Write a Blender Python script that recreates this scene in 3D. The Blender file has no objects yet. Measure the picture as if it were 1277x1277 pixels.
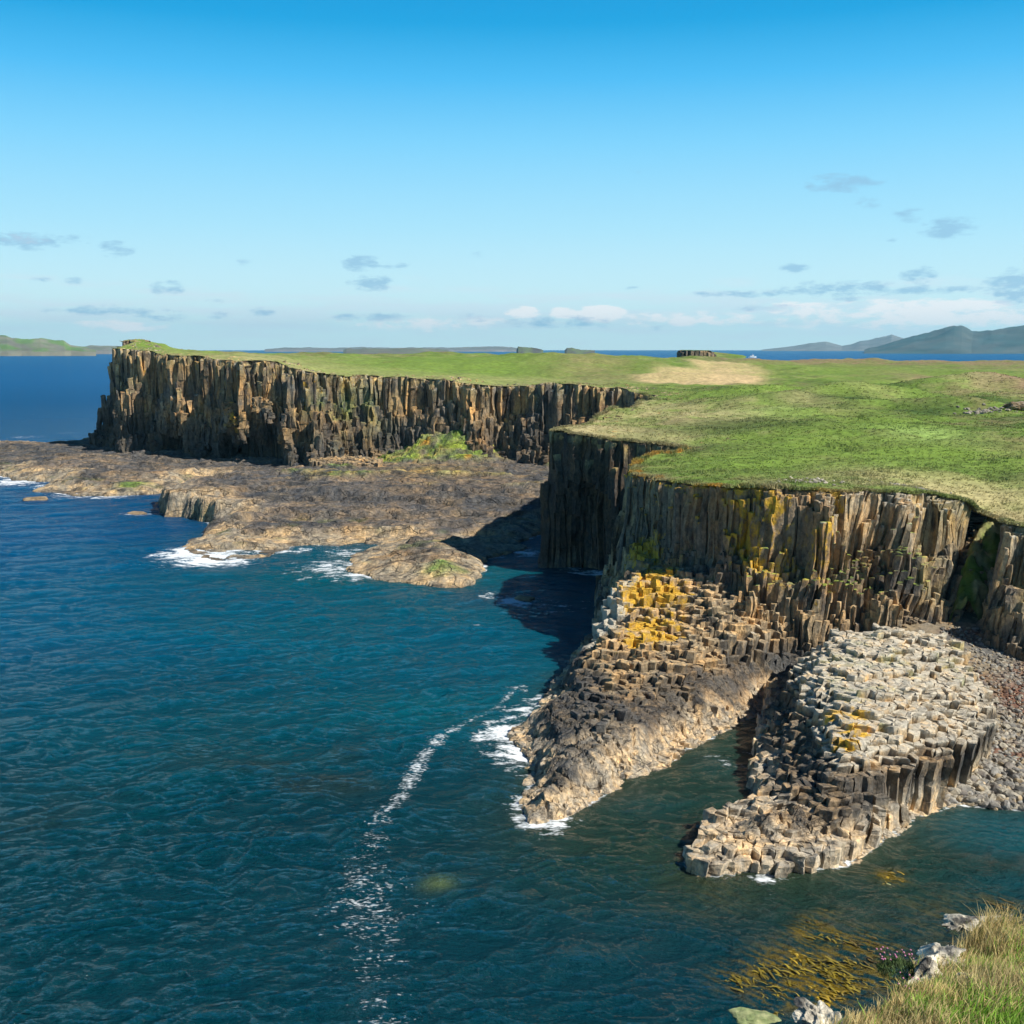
import bpy, math, random
import numpy as np
from mathutils import Vector, Matrix
random.seed(7)
SC = bpy.context.scene
COL = SC.collection
R = math.radians

# ------------------------------------------------------------------ camera maths
CAM_H, PITCH, FPX = 30.0, R(8.52), 1369.0
CP, SP = math.cos(PITCH), math.sin(PITCH)
def ray(px, py):
    a = (px-638.5)/FPX; b = (638.5-py)/FPX
    return a, CP+b*SP, -SP+b*CP
def W(px, py, z=0.0):
    d = ray(px, py); t = (z-CAM_H)/d[2]
    return d[0]*t, d[1]*t
def WD(px, py, D):
    d = ray(px, py); t = D/d[1]
    return d[0]*t, D, CAM_H+d[2]*t

# ------------------------------------------------------------------ numpy noise
def _h(i, j, s):
    n = (i.astype(np.int64)*374761393 + j.astype(np.int64)*668265263 + s*1442695041) & 0xffffffff
    n = ((n ^ (n >> 13)) * 1274126177) & 0xffffffff
    n = (n ^ (n >> 16)) & 0xffffffff
    n = (n*2246822519) & 0xffffffff
    n = n ^ (n >> 15)
    return (n & 0xffffff)/float(0xffffff)
def vn(x, y, s=0):
    x = np.asarray(x, float); y = np.asarray(y, float)
    i = np.floor(x); j = np.floor(y); u = x-i; v = y-j
    u = u*u*u*(u*(u*6-15)+10); v = v*v*v*(v*(v*6-15)+10)
    a = _h(i, j, s); b = _h(i+1, j, s); c = _h(i, j+1, s); d = _h(i+1, j+1, s)
    return (a*(1-u)+b*u)*(1-v)+(c*(1-u)+d*u)*v
def fbm(x, y, s=0, o=4, g=0.5):
    t = 0; a = 1; n = 0
    for k in range(o):
        t = t+a*vn(x*2**k+17.3*k, y*2**k-9.1*k, s+k); n += a; a *= g
    return t/n*2-1            # about -1..1
def hsh(x, y, s=0):
    return _h(np.round(np.asarray(x)*100), np.round(np.asarray(y)*100), s)
def sstep(a, b, x):
    t = np.clip((x-a)/(b-a), 0, 1); return t*t*(3-2*t)
def lerp(a, b, t): return a+(b-a)*t
def cmix(a, b, t):
    return a+(np.asarray(b)-a)*np.asarray(t)[..., None]

# ------------------------------------------------------------------ polygons, splines
def segdist(px, py, poly, closed=True, vals=None):
    """distance to a polyline, inside test, and values interpolated at the nearest point"""
    P = np.asarray(poly, float); n = len(P)
    best = np.full(px.shape, 1e18); inside = np.zeros(px.shape, bool)
    out = None if vals is None else np.zeros(px.shape+(vals.shape[1],))
    for i in range(n if closed else n-1):
        a = P[i]; b = P[(i+1) % n]; d = b-a; L = d@d+1e-12
        t = np.clip(((px-a[0])*d[0]+(py-a[1])*d[1])/L, 0, 1)
        q = (px-a[0]-t*d[0])**2+(py-a[1]-t*d[1])**2
        m = q < best; best[m] = q[m]
        if vals is not None:
            va = vals[i]; vb = vals[(i+1) % n]
            out[m] = va+(vb-va)*t[m][..., None]
        if closed:
            c = (a[1] > py) != (b[1] > py)
            if d[1] != 0:
                xx = a[0]+(py-a[1])*d[0]/d[1]
                inside ^= c & (px < xx)
    r = np.sqrt(best)
    if closed: r = np.where(inside, r, -r)
    return (r, out) if vals is not None else r
class TPS:
    def __init__(s, pts, reg=0.5):
        P = np.asarray(pts, float); s.c = P[:, :2]; n = len(P)
        K = s.k(np.hypot(s.c[:, None, 0]-s.c[None, :, 0], s.c[:, None, 1]-s.c[None, :, 1]))
        A = np.zeros((n+3, n+3)); A[:n, :n] = K+reg*np.eye(n)
        Q = np.c_[np.ones(n), s.c]; A[:n, n:] = Q; A[n:, :n] = Q.T
        s.w = np.linalg.solve(A, np.r_[P[:, 2], 0, 0, 0])
    def k(s, r): return np.where(r > 1e-6, r, 0)        # linear kernel, stays tame when extrapolated
    def __call__(s, x, y):
        o = s.w[-3]+s.w[-2]*x+s.w[-1]*y
        for (cx, cy), w in zip(s.c, s.w): o = o+w*s.k(np.hypot(x-cx, y-cy))
        return o

# ------------------------------------------------------------------ objects
def tag(o, label=None, cat=None, group=None, kind=None):
    if label: o['label'] = label
    if cat: o['category'] = cat
    if group: o['group'] = group
    if kind: o['kind'] = kind
    return o
def mesh_np(name, V, loops, starts, col=None, mat=None, smooth=False, parent=None, attrs=None):
    me = bpy.data.meshes.new(name)
    V = np.asarray(V, np.float32)
    me.vertices.add(len(V)); me.vertices.foreach_set('co', V.ravel())
    me.loops.add(len(loops)); me.loops.foreach_set('vertex_index', np.asarray(loops, np.int32))
    me.polygons.add(len(starts)); me.polygons.foreach_set('loop_start', np.asarray(starts, np.int32))
    me.update(calc_edges=True)
    me.polygons.foreach_set('use_smooth', np.full(len(starts), smooth, bool))
    if col is not None:
        a = me.attributes.new('Col', 'FLOAT_COLOR', 'POINT')
        c = np.ones((len(V), 4), np.float32); c[:, :3] = col
        a.data.foreach_set('color', c.ravel())
    for k, v in (attrs or {}).items():
        a = me.attributes.new(k, 'FLOAT', 'POINT'); a.data.foreach_set('value', np.asarray(v, np.float32))
    if mat: me.materials.append(mat)
    o = bpy.data.objects.new(name, me); COL.objects.link(o)
    if parent: o.parent = parent
    return o
def quads_np(name, V, F, **k):
    F = np.asarray(F, np.int32)
    return mesh_np(name, V, F.ravel(), np.arange(len(F))*F.shape[1], **k)
def grid_faces(nu, nv, keep=None):
    i, j = np.meshgrid(np.arange(nu-1), np.arange(nv-1), indexing='ij')
    a = i*nv+j
    F = np.stack([a, a+nv, a+nv+1, a+1], -1)
    if keep is not None: F = F[keep]
    return F.reshape(-1, 4)
def compact(V, F, extras):
    u, inv = np.unique(F.ravel(), return_inverse=True)
    return V[u], inv.reshape(F.shape), [e[u] for e in extras]

# ------------------------------------------------------------------ materials
def nodes(m):
    m.use_nodes = True; nt = m.node_tree; nt.nodes.clear(); return nt
def N(nt, t, **k):
    n = nt.nodes.new(t)
    for a, b in k.items():
        if a.startswith('i_'):
            key = a[2:]; key = int(key) if key.isdigit() else key.replace('_', ' ')
            n.inputs[key].default_value = b
        else: setattr(n, a, b)
    return n
def mat_attr(name, rough=0.9, nscale=3.0, namt=0.45, bump=0.25, bscale=4.0, bdist=0.1, spec=0.25, stretch=(1, 1, 1), trans=0.0):
    """per-vertex mineral / plant colour broken up by two octaves of procedural noise, with bump"""
    m = bpy.data.materials.new(name); nt = nodes(m); L = nt.links.new
    out = N(nt, 'ShaderNodeOutputMaterial'); b = N(nt, 'ShaderNodeBsdfPrincipled', i_Roughness=rough)
    b.inputs['Specular IOR Level'].default_value = spec
    at = N(nt, 'ShaderNodeAttribute', attribute_name='Col')
    tc = N(nt, 'ShaderNodeNewGeometry'); mp = N(nt, 'ShaderNodeMapping'); mp.inputs['Scale'].default_value = stretch
    L(tc.outputs['Position'], mp.inputs['Vector'])
    n1 = N(nt, 'ShaderNodeTexNoise', i_Scale=nscale, i_Detail=6.0, i_Roughness=0.65); L(mp.outputs[0], n1.inputs['Vector'])
    mr = N(nt, 'ShaderNodeMapRange'); mr.inputs['From Min'].default_value = 0.3; mr.inputs['From Max'].default_value = 0.7
    mr.inputs['To Min'].default_value = 1-namt; mr.inputs['To Max'].default_value = 1+namt
    L(n1.outputs['Fac'], mr.inputs['Value'])
    vm = N(nt, 'ShaderNodeVectorMath', operation='SCALE'); L(at.outputs['Color'], vm.inputs[0]); L(mr.outputs[0], vm.inputs['Scale'])
    L(vm.outputs[0], b.inputs['Base Color'])
    if bump:
        n2 = N(nt, 'ShaderNodeTexNoise', i_Scale=bscale, i_Detail=8.0, i_Roughness=0.6); L(mp.outputs[0], n2.inputs['Vector'])
        bp = N(nt, 'ShaderNodeBump', i_Strength=bump, i_Distance=bdist); L(n2.outputs['Fac'], bp.inputs['Height'])
        L(bp.outputs[0], b.inputs['Normal'])
    if trans:
        tr = N(nt, 'ShaderNodeBsdfTranslucent'); L(vm.outputs[0], tr.inputs['Color'])
        mx = N(nt, 'ShaderNodeMixShader', i_0=trans); L(b.outputs[0], mx.inputs[1]); L(tr.outputs[0], mx.inputs[2])
        L(mx.outputs[0], out.inputs[0])
    else: L(b.outputs[0], out.inputs[0])
    return m
def mat_flat(name, c, rough=0.6, var=0.15, scale=3.0, bump=0.0):
    m = bpy.data.materials.new(name); nt = nodes(m); L = nt.links.new
    out = N(nt, 'ShaderNodeOutputMaterial'); b = N(nt, 'ShaderNodeBsdfPrincipled', i_Roughness=rough)
    tc = N(nt, 'ShaderNodeTexCoord'); n1 = N(nt, 'ShaderNodeTexNoise', i_Scale=scale, i_Detail=5.0); L(tc.outputs['Object'], n1.inputs['Vector'])
    r = N(nt, 'ShaderNodeValToRGB'); r.color_ramp.elements[0].position = .3; r.color_ramp.elements[1].position = .7
    r.color_ramp.elements[0].color = [x*(1-var) for x in c]+[1]; r.color_ramp.elements[1].color = [x*(1+var) for x in c]+[1]
    L(n1.outputs['Fac'], r.inputs[0]); L(r.outputs[0], b.inputs['Base Color'])
    if bump:
        bp = N(nt, 'ShaderNodeBump', i_Strength=bump, i_Distance=0.05); L(n1.outputs['Fac'], bp.inputs['Height']); L(bp.outputs[0], b.inputs['Normal'])
    L(b.outputs[0], out.inputs[0]); return m

def mat_rock(name, k=1.0, bdist=.2, crack=0.):
    """weathered basalt: macro colour from the mesh, then fine mineral mottling, rain streaks, dark joints and two lichens"""
    m = bpy.data.materials.new(name); nt = nodes(m); L = nt.links.new
    out = N(nt, 'ShaderNodeOutputMaterial'); b = N(nt, 'ShaderNodeBsdfPrincipled', i_Roughness=.86); b.inputs['Specular IOR Level'].default_value = .3
    g = N(nt, 'ShaderNodeNewGeometry')
    def noise(sc, st, det=6., rg=.62, off=0.):
        mp = N(nt, 'ShaderNodeMapping'); mp.inputs['Scale'].default_value = st; mp.inputs['Location'].default_value = (off, off*.7, off*.3); L(g.outputs['Position'], mp.inputs[0])
        n = N(nt, 'ShaderNodeTexNoise', i_Scale=sc*k, i_Detail=det, i_Roughness=rg); L(mp.outputs[0], n.inputs['Vector']); return n.outputs['Fac']
    def rng(v, a, b_, c=0., d=1.):
        r = N(nt, 'ShaderNodeMapRange'); r.inputs['From Min'].default_value = a; r.inputs['From Max'].default_value = b_; r.inputs['To Min'].default_value = c; r.inputs['To Max'].default_value = d; L(v, r.inputs['Value']); return r.outputs[0]
    def mx(f, a, c, mode='MIX'):
        n = N(nt, 'ShaderNodeMix', data_type='RGBA', blend_type=mode); L(f, n.inputs[0]); L(a, n.inputs[6])
        if isinstance(c, tuple): n.inputs[7].default_value = c+(1,)
        else: L(c, n.inputs[7])
        return n.outputs[2]
    def add(a, b_, sc):
        n = N(nt, 'ShaderNodeMath', operation='MULTIPLY_ADD'); L(b_, n.inputs[0]); n.inputs[1].default_value = sc; L(a, n.inputs[2]); return n.outputs[0]
    at = N(nt, 'ShaderNodeAttribute', attribute_name='Col').outputs['Color']
    fine = noise(2.6, (1, 1, .8), 9, .7); mid = noise(.55, (1, 1, .7), 7, .65, 5.); strk = noise(1.5, (1, 1, .10), 6, .6, 9.)
    c = mx(rng(mid, .44, .62, 0, .8), at, (1.9, 1.52, 1.05), 'MULTIPLY')
    c = mx(rng(strk, .48, .66, 0, .8), c, (1.6, 1.5, 1.3), 'MULTIPLY')
    c = mx(rng(noise(.8, (1, 1, .35), 7, .65, 21.), .52, .62, 0, .72), c, (.035, .036, .038))
    v = N(nt, 'ShaderNodeVectorMath', operation='SCALE'); L(c, v.inputs[0]); L(rng(fine, .3, .7, .45, 1.55), v.inputs['Scale']); c = v.outputs[0]
    ck = None
    if crack:
        mp = N(nt, 'ShaderNodeMapping'); mp.inputs['Scale'].default_value = (.8, 1.25, 1.6); L(g.outputs['Position'], mp.inputs[0])
        wv = N(nt, 'ShaderNodeTexNoise', i_Scale=.5*crack, i_Detail=3.); L(mp.outputs[0], wv.inputs['Vector'])
        wa = N(nt, 'ShaderNodeVectorMath', operation='MULTIPLY_ADD'); L(wv.outputs['Color'], wa.inputs[0]); wa.inputs[1].default_value = (1.6/crack,)*3; L(mp.outputs[0], wa.inputs[2])
        vo = N(nt, 'ShaderNodeTexVoronoi', feature='DISTANCE_TO_EDGE', i_Scale=crack*.42); L(wa.outputs[0], vo.inputs['Vector'])
        vo2 = N(nt, 'ShaderNodeTexVoronoi', feature='DISTANCE_TO_EDGE', i_Scale=crack*1.3); L(wa.outputs[0], vo2.inputs['Vector'])
        mn = N(nt, 'ShaderNodeMath', operation='MULTIPLY'); L(rng(vo.outputs[0], 0, .03, .5, 1), mn.inputs[0]); L(rng(vo2.outputs[0], 0, .05, .75, 1), mn.inputs[1])
        cm = N(nt, 'ShaderNodeMix', data_type='FLOAT'); L(rng(noise(.5, (1, 1, 1), 4, .6, 33.), .36, .54), cm.inputs[0]); cm.inputs[2].default_value = 1.; L(mn.outputs[0], cm.inputs[3]); ck = cm.outputs[0]
        v = N(nt, 'ShaderNodeVectorMath', operation='SCALE'); L(c, v.inputs[0]); L(ck, v.inputs['Scale']); c = v.outputs[0]
    lic = N(nt, 'ShaderNodeAttribute', attribute_name='lich').outputs['Fac']; pal = N(nt, 'ShaderNodeAttribute', attribute_name='pale').outputs['Fac']
    pn = noise(1.3, (1, 1, 1), 8, .7, 40.); yn = noise(.9, (1, 1, .8), 8, .68, 60.)
    c = mx(rng(add(pn, pal, .5), .70, .86, 0, .92), c, (.53, .48, .38))
    yc = mx(rng(noise(3., (1, 1, 1), 4, .6, 80.), .4, .6), N(nt, 'ShaderNodeRGB').outputs[0], (.50, .29, .03))
    c = mx(rng(add(yn, lic, .5), .72, .84, 0, .9), c, yc)
    L(c, b.inputs['Base Color'])
    n1 = N(nt, 'ShaderNodeBump', i_Strength=1., i_Distance=bdist*1.6); L(noise(1.1, (1, 1, .5), 9, .62, 3.), n1.inputs['Height'])
    n2 = N(nt, 'ShaderNodeBump', i_Strength=.9, i_Distance=bdist*.45); L(noise(5., (1, 1, .7), 6, .65, 13.), n2.inputs['Height']); L(n1.outputs[0], n2.inputs['Normal'])
    nb = n2.outputs[0]
    if ck is not None:
        n3 = N(nt, 'ShaderNodeBump', i_Strength=1., i_Distance=bdist*.7); L(ck, n3.inputs['Height']); L(nb, n3.inputs['Normal']); nb = n3.outputs[0]
    L(nb, b.inputs['Normal']); L(b.outputs[0], out.inputs[0])
    for q in nt.nodes:
        if q.bl_idname == 'ShaderNodeRGB': q.outputs[0].default_value = (.70, .42, .03, 1)
    return m
M_ROCK = mat_rock('basalt', 1.0, .2); M_ROCKF = mat_rock('basalt_far', .55, .4); M_SKIN = mat_rock('basalt_mass', 1.1, .22, 1.7); M_PLATR = mat_rock('platform_basalt', .42, .55, .62)
M_PLAT = mat_attr('platform_rock', rough=.85, nscale=.7, namt=.65, bump=1.0, bscale=.7, bdist=1.1)
M_TURF = mat_attr('turf', rough=.95, nscale=1.3, namt=.38, bump=.8, bscale=1.6, bdist=.22, spec=.1, stretch=(.7, 1.25, 1))
M_BLADE = mat_attr('grass_blade', rough=.7, nscale=5, namt=.3, bump=0, spec=.25, trans=.3)
M_SOIL = mat_attr('foreground_turf', rough=.95, nscale=9, namt=.5, bump=.8, bscale=14, bdist=.05, spec=.1)
M_STONE = mat_attr('lichen_stone', rough=.9, nscale=9, namt=.6, bump=1.0, bscale=16, bdist=.05)
M_BOULD = mat_attr('boulder_rock', rough=.85, nscale=2.0, namt=.45, bump=.8, bscale=4, bdist=.1)
M_HILL = mat_attr('hill', rough=.95, nscale=.006, namt=.35, bump=0, spec=.05)
M_KELP = mat_attr('kelp', rough=.35, nscale=4, namt=.4, bump=0, spec=.5)

# ------------------------------------------------------------------ PLATEAU outline
# stations: px, py of the rim, distance, width of the rock slope under it, foot height
ST = [(143,431,306,5,2),(160,434,296,4,2),(184,439,287,3.5,3),(230,444,276,3.5,3),(276,448,271,4,3),(329,451,258,4,3),(362,457,253,5,3),(395,466,252,7,4),
      (432,471,260,9,4),(449,469,259,5,4),(494,469,258,4,5),(545,472,256,4,6),(587,474,254,4,6),(621,480,248,5,4),(673,482,243,4,4),(725,482,241,3,4),(776,484,239,3,4),
      (804,489,236,3,4),(812,494,231,2.5,4),(807,502,205,2,0),(787,510,186,2,0),(759,518,167,2,0),(725,526,156,2,0),(700,528,152.5,1.5,0),(687,530,150.5,1.3,0),
      (681,534,149,1.2,0),(700,536,146.5,1.2,0),(740,542,143,1.2,0),(780,548,140,1.2,0),(815,552,138.6,1.4,0),(838,556,138,2,0),(851,561,136.5,2,0),(843,566,135,2,0),(820,568,134.4,1.5,0),
      (795,575,131.5,1.6,0),(788,584,127,2,0),(797,592,119,3,0),(820,598,113.5,4,0),(850,600,110,5,1),(900,606,103.5,6,1),(960,605,100.5,7,1),(1000,605,99,7,1),(1060,608,98.6,7,1),
      (1100,612,98.6,7,2),(1150,616,99.5,7,3),(1195,622,100.5,7,4),(1218,632,100.5,5.5,4),(1232,642,103,3,4),(1240,646,104.5,2,6),(1245,650,101,2,4),(1252,652,97,3.5,4),(1277,657,94,5,4),(1330,664,92,5,4)]
pl_xy, pl_v, zrim = [], [], []
for px, py, D, w, zb in ST:
    x, y, z = WD(px, py, D); pl_xy.append((x, y)); pl_v.append((w, zb)); zrim.append((x, y, z))
tail = [(85,72),(140,60),(330,60),(360,200),(360,455),(150,462),(60,455),(-10,440),(-60,400),(-95,360),(-112,325)]
for x, y in tail: pl_xy.append((x, y)); pl_v.append((3, 2))
pl_xy = np.array(pl_xy); pl_v = np.array(pl_v, float)
ctrl = list(zrim)
for px, py, D in [(175,423,318),(160,427,308),(205,427,320),(222,437,320),(260,441,300),(300,442,330),(380,446,340),(420,444,345),(470,447,350),(550,447,360),(620,444,365),(650,446,360),(685,440.5,325),
                  (720,442,325),(790,446,350),(850,449,380),(950,448.5,400),(1100,449,400),(1277,450,400),(1500,450,400),
                  (330,449,290),(480,459,300),(600,462,300),(720,465,300),(860,466,300),(1000,466,300),(1150,462,310),(1277,470,290),
                  (830,500,205),(900,500,195),(1000,498,195),(1100,500,195),(1277,500,190),(1400,500,190),(870,530,155),(1000,540,140),(1150,542,140),(1277,540,140),
                  (900,575,122),(1000,580,120),(1100,585,116),(1180,590,115),(1240,600,116),(1277,598,115),(1240,625,108),(1300,620,108)]:
    ctrl.append(WD(px, py, D))
ctrl += [(140,60,15),(330,60,20),(360,200,24),(85,72,14),(-105,350,28)]
zp_tps = TPS(ctrl, .2)
MOUNDS = [(1075,492,200,14,10,1.6),(960,505,185,10,7,1.0),(1180,483,230,14,11,1.1),(1010,520,165,9,5,.7),(850,470,280,20,8,.8),(1240,480,230,9,8,1.2),(1120,515,172,9,4,.8),(1205,520,170,7,4,.9),(930,488,215,12,7,1.0)]
MOUNDS = [(WD(a, b, c)[0], c, d, e, f) for a, b, c, d, e, f in MOUNDS]
def z_plateau(x, y):
    z = zp_tps(x, y)
    k = sstep(100, 170, y)
    z = z+fbm(x/14, y/12, 3, 4)*(.3+.85*k)+fbm(x/6, y/3.5, 5, 3)*.42*(.5+.5*k)+fbm(x/1.6, y/1.6, 6, 2)*.09
    for mx, my, a, b, h in MOUNDS: z = z+2.1*h*np.exp(-((x-mx)/a)**2-((y-my)/(b*.7))**2)
    z = z-sstep(405, 455, y)*26
    return z
def plateau_sd(x, y, noise=True):
    sd, v = segdist(x, y, pl_xy, True, pl_v)
    if noise:
        a = np.where(y > 200, 4.6, 1.9)*np.clip(v[..., 0]/4, .35, 1.2)
        sd = sd+a*(fbm(x/np.where(y > 200, 13., 6.), y/np.where(y > 200, 13., 6.), 11, 3)+np.where(y > 200, .25*fbm(x/3.2, y/3.2, 12, 2), .42*fbm(x/1.7, y/1.7, 12, 2)))
    return sd, v

# ------------------------------------------------------------------ colours
DARK = np.array([.050, .050, .050]); GREY = np.array([.115, .11, .10]); BROWN = np.array([.22, .155, .09]); TAN = np.array([.36, .275, .165])
PALE = np.array([.46, .41, .32]); BARN = np.array([.37, .325, .255]); YEL = np.array([.62, .40, .045]); ORG = np.array([.60, .30, .03])
GRN = np.array([.105, .165, .030]); GRN2 = np.array([.15, .228, .040]); STRAW = np.array([.40, .34, .17]); HEATH = np.array([.24, .17, .10])

def gpx(px, py, z, r):   # a patch centre from its place in the photograph
    x, y = W(px, py, z); return (x, y, z, r)

# ------------------------------------------------------------------ column fields
def columns(name, bbox, s, hfun, cfun, mat, blocks=5, base=-1.5, shrink=.965, seed=0, lean=None, tilt=.10, jit=.30, joint=.05, parent=None, warp=.35, chip=.16, lfun=None):
    x0, y0, x1, y1 = bbox
    dx = s; dy = s*math.sqrt(3)/2
    ni = int((x1-x0)/dx)+1; nj = int((y1-y0)/dy)+1
    I, J = np.meshgrid(np.arange(ni), np.arange(nj), indexing='ij')
    cx = x0+I*dx+(J % 2)*dx/2; cy = y0+J*dy
    cx = cx.ravel(); cy = cy.ravel()
    h, zb = hfun(cx, cy, hsh(cx, cy, seed+1))
    k = ~np.isnan(h); cx, cy, h, zb = cx[k], cy[k], h[k], zb[k]
    n = len(cx)
    ang = np.arange(6)*math.pi/3+math.pi/6
    r = s/math.sqrt(3)
    X = cx[:, None]+r*np.cos(ang)[None]; Y = cy[:, None]+r*np.sin(ang)[None]
    jx = (hsh(X, Y, seed+2)-.5)*2*jit*s; jy = (hsh(X, Y, seed+3)-.5)*2*jit*s
    X = X+jx; Y = Y+jy
    mx = X.mean(1, keepdims=True); my = Y.mean(1, keepdims=True)
    X = mx+(X-mx)*shrink; Y = my+(Y-my)*shrink
    # block rings from the foot up, each block a little offset, with a worn bevel on top
    fr = np.linspace(0, 1, blocks+1)[None]+(np.stack([hsh(cx, cy, seed+20+q) for q in range(blocks+1)], 1)-.5)*.9/blocks
    fr[:, 0] = 0; fr[:, -1] = 1; fr = np.clip(fr, 0, 1)
    zb2 = np.minimum(zb, h-.3)
    rings = []
    for q in range(blocks):
        za = zb2+(h-zb2)*fr[:, q]; zt = zb2+(h-zb2)*fr[:, q+1]
        ox = (hsh(cx, cy, seed+40+q)-.5)*2*joint*s; oy = (hsh(cx, cy, seed+60+q)-.5)*2*joint*s
        sc = 1-hsh(cx, cy, seed+80+q)*joint*1.3
        rings.append((za, ox, oy, sc))
        if q == blocks-1: rings.append((np.maximum(h-.55, (za+h)/2), ox, oy, sc))
        rings.append((zt, ox, oy, sc))
    # bevel ring
    zz, ox, oy, sc = rings[-1]
    rings[-1] = (zz-.09*s, ox, oy, sc)
    rings.append((zz, ox, oy, sc*.86))
    K = len(rings)
    V = np.zeros((n, K, 6, 3))
    tx = (hsh(cx, cy, seed+5)-.5)*2*tilt; ty = (hsh(cx, cy, seed+6)-.5)*2*tilt
    for q, (zz, ox, oy, sc) in enumerate(rings):
        V[:, q, :, 0] = mx+(X-mx)*sc[:, None]+ox[:, None]; V[:, q, :, 1] = my+(Y-my)*sc[:, None]+oy[:, None]
        V[:, q, :, 2] = zz[:, None]
        if q >= K-2: V[:, q, :, 2] += (X-mx)*tx[:, None]+(Y-my)*ty[:, None]
    if lean is not None:
        lx, ly = lean(cx, cy)
        dz = V[..., 2]-h[:, None, None]
        V[..., 0] += dz*lx[:, None, None]; V[..., 1] += dz*ly[:, None, None]
    rnd = np.stack([hsh(cx, cy, seed+100+q//2) for q in range(K)], 1)
    Cc = cfun(V[..., 0], V[..., 1], V[..., 2], np.broadcast_to(rnd[:, :, None], V.shape[:3]), np.broadcast_to(h[:, None, None], V.shape[:3]),
              np.broadcast_to((np.arange(K) >= K-1)[None, :, None], V.shape[:3]))
    # slow warp so that columns bend and swell, and small chips at the corners
    wx = fbm(V[..., 0]/2.2+V[..., 2]/3.1, V[..., 1]/2.2, seed+7, 3); wy = fbm(V[..., 1]/2.2-V[..., 2]/2.7, V[..., 0]/2.2, seed+8, 3)
    V[..., 0] += wx*warp; V[..., 1] += wy*warp
    q_ = V+np.array([.37, .11, .0]); ch = chip*s
    V[..., 0] += (hsh(q_[..., 0], q_[..., 1]+q_[..., 2]*7, seed+9)-.5)*ch; V[..., 1] += (hsh(q_[..., 1], q_[..., 0]+q_[..., 2]*5, seed+10)-.5)*ch
    V[..., 2] += (hsh(q_[..., 0], q_[..., 1]+q_[..., 2]*3, seed+11)-.5)*ch
    lich = np.zeros(V.shape[:3]); pale = np.zeros(V.shape[:3])
    if lfun is not None: lich, pale = lfun(V[..., 0], V[..., 1], V[..., 2], np.broadcast_to(h[:, None, None], V.shape[:3]), np.broadcast_to((np.arange(K) >= K-1)[None, :, None], V.shape[:3]))
    base_i = np.arange(n)[:, None, None]*(K*6)
    q = np.arange(K-1)[None, :, None]; e = np.arange(6)[None, None, :]
    a = base_i+q*6+e; b = base_i+q*6+(e+1) % 6
    Q = np.stack([a, b, b+6, a+6], -1).reshape(-1, 4)
    T = (np.arange(n)[:, None]*(K*6)+(K-1)*6+np.arange(6)[None])
    loops = np.r_[Q.ravel(), T.ravel()]
    starts = np.r_[np.arange(len(Q))*4, len(Q)*4+np.arange(n)*6]
    return mesh_np(name, V.reshape(-1, 3), loops, starts, col=Cc.reshape(-1, 3), mat=mat, parent=parent, attrs={'lich': lich.ravel(), 'pale': pale.ravel()})

PROF_T = np.array([0, .10, .17, .40, .46, .60, .66, .90, 1.0]); PROF_F = np.array([.98, .93, .62, .55, .40, .34, .18, .12, .02])
def cliff_h(x, y, rnd, zfoot_add=0, inner=2.6, rough=1.0):
    sd, v = plateau_sd(x, y)
    sd = sd+(rnd-.5)*.45*rough
    zt = z_plateau(x, y); w = v[:, 0]; zb = v[:, 1]
    t = -sd/w+.26*fbm(x/3.6, y/3.6, 31, 3)
    f = np.interp(np.clip(t, 0, 1), PROF_T, PROF_F)
    f = f+(.22*fbm(x/4.2, y/4.2, 33, 3)+.035*(rnd-.5))*sstep(.03, .3, t)*rough
    h = np.where(sd > -.1, zt-.12-.25*rnd*(sd < .8), zb+np.clip(f, 0, 1)*(zt-zb)-.2)
    out = (sd > inner) | (sd < -w)
    return np.where(out, np.nan, h), sd, v

# ---- far cliffs
def base_rock(x, y, z, rnd, h, top, foot, far):
    n1 = fbm(x/(9 if far else 4), y/9+z/(12 if far else 7), 50, 4)
    n2 = fbm(x/3+y/3, z/5, 52, 3)
    c = np.broadcast_to(GREY, x.shape+(3,)).copy()
    c = cmix(c, BROWN, np.clip(.45+1.4*n1+.3*(rnd-.5), 0, 1))
    c = cmix(c, TAN, np.clip(-.1+1.5*n2+.3*(rnd-.4), 0, .8))
    c = cmix(c, DARK, np.clip(1.6*fbm(x/7, z/4+y/7, 54, 3)+.2*(.5-rnd)-.1, 0, .75))
    return c
def far_col(x, y, z, rnd, h, top):
    c = base_rock(x, y, z, rnd, h, top, 3, True)
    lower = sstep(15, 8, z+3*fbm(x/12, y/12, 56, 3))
    c = cmix(c, DARK*.8, lower*(.45+.3*sstep(-50, -62, x)))  # shade of the recesses painted into the lower half, deeper on the left
    c = cmix(c, np.array([.30, .20, .085]), (1-lower)*np.clip(.15+1.2*fbm(x/8, z/6+y/8, 57, 3), 0, .7))
    rim = (z > h-1.2) & (h > 19)
    c = cmix(c, STRAW*.8, np.where(rim, .55*(rnd > .4), 0))
    g = np.exp(-((x-W(425,500,18)[0])/9)**2-((z-16)/6)**2)*np.clip(fbm(x/3, z/3, 59, 3)*2+.6, 0, 1)
    c = cmix(c, GRN*1.1, np.where(top, g, g*.5))
    return c
CAVES = [(WD(318, 560, 262), 9.5, 14.5), (WD(222, 560, 280), 5, 11), (WD(262, 560, 273), 2.5, 7)]
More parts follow.
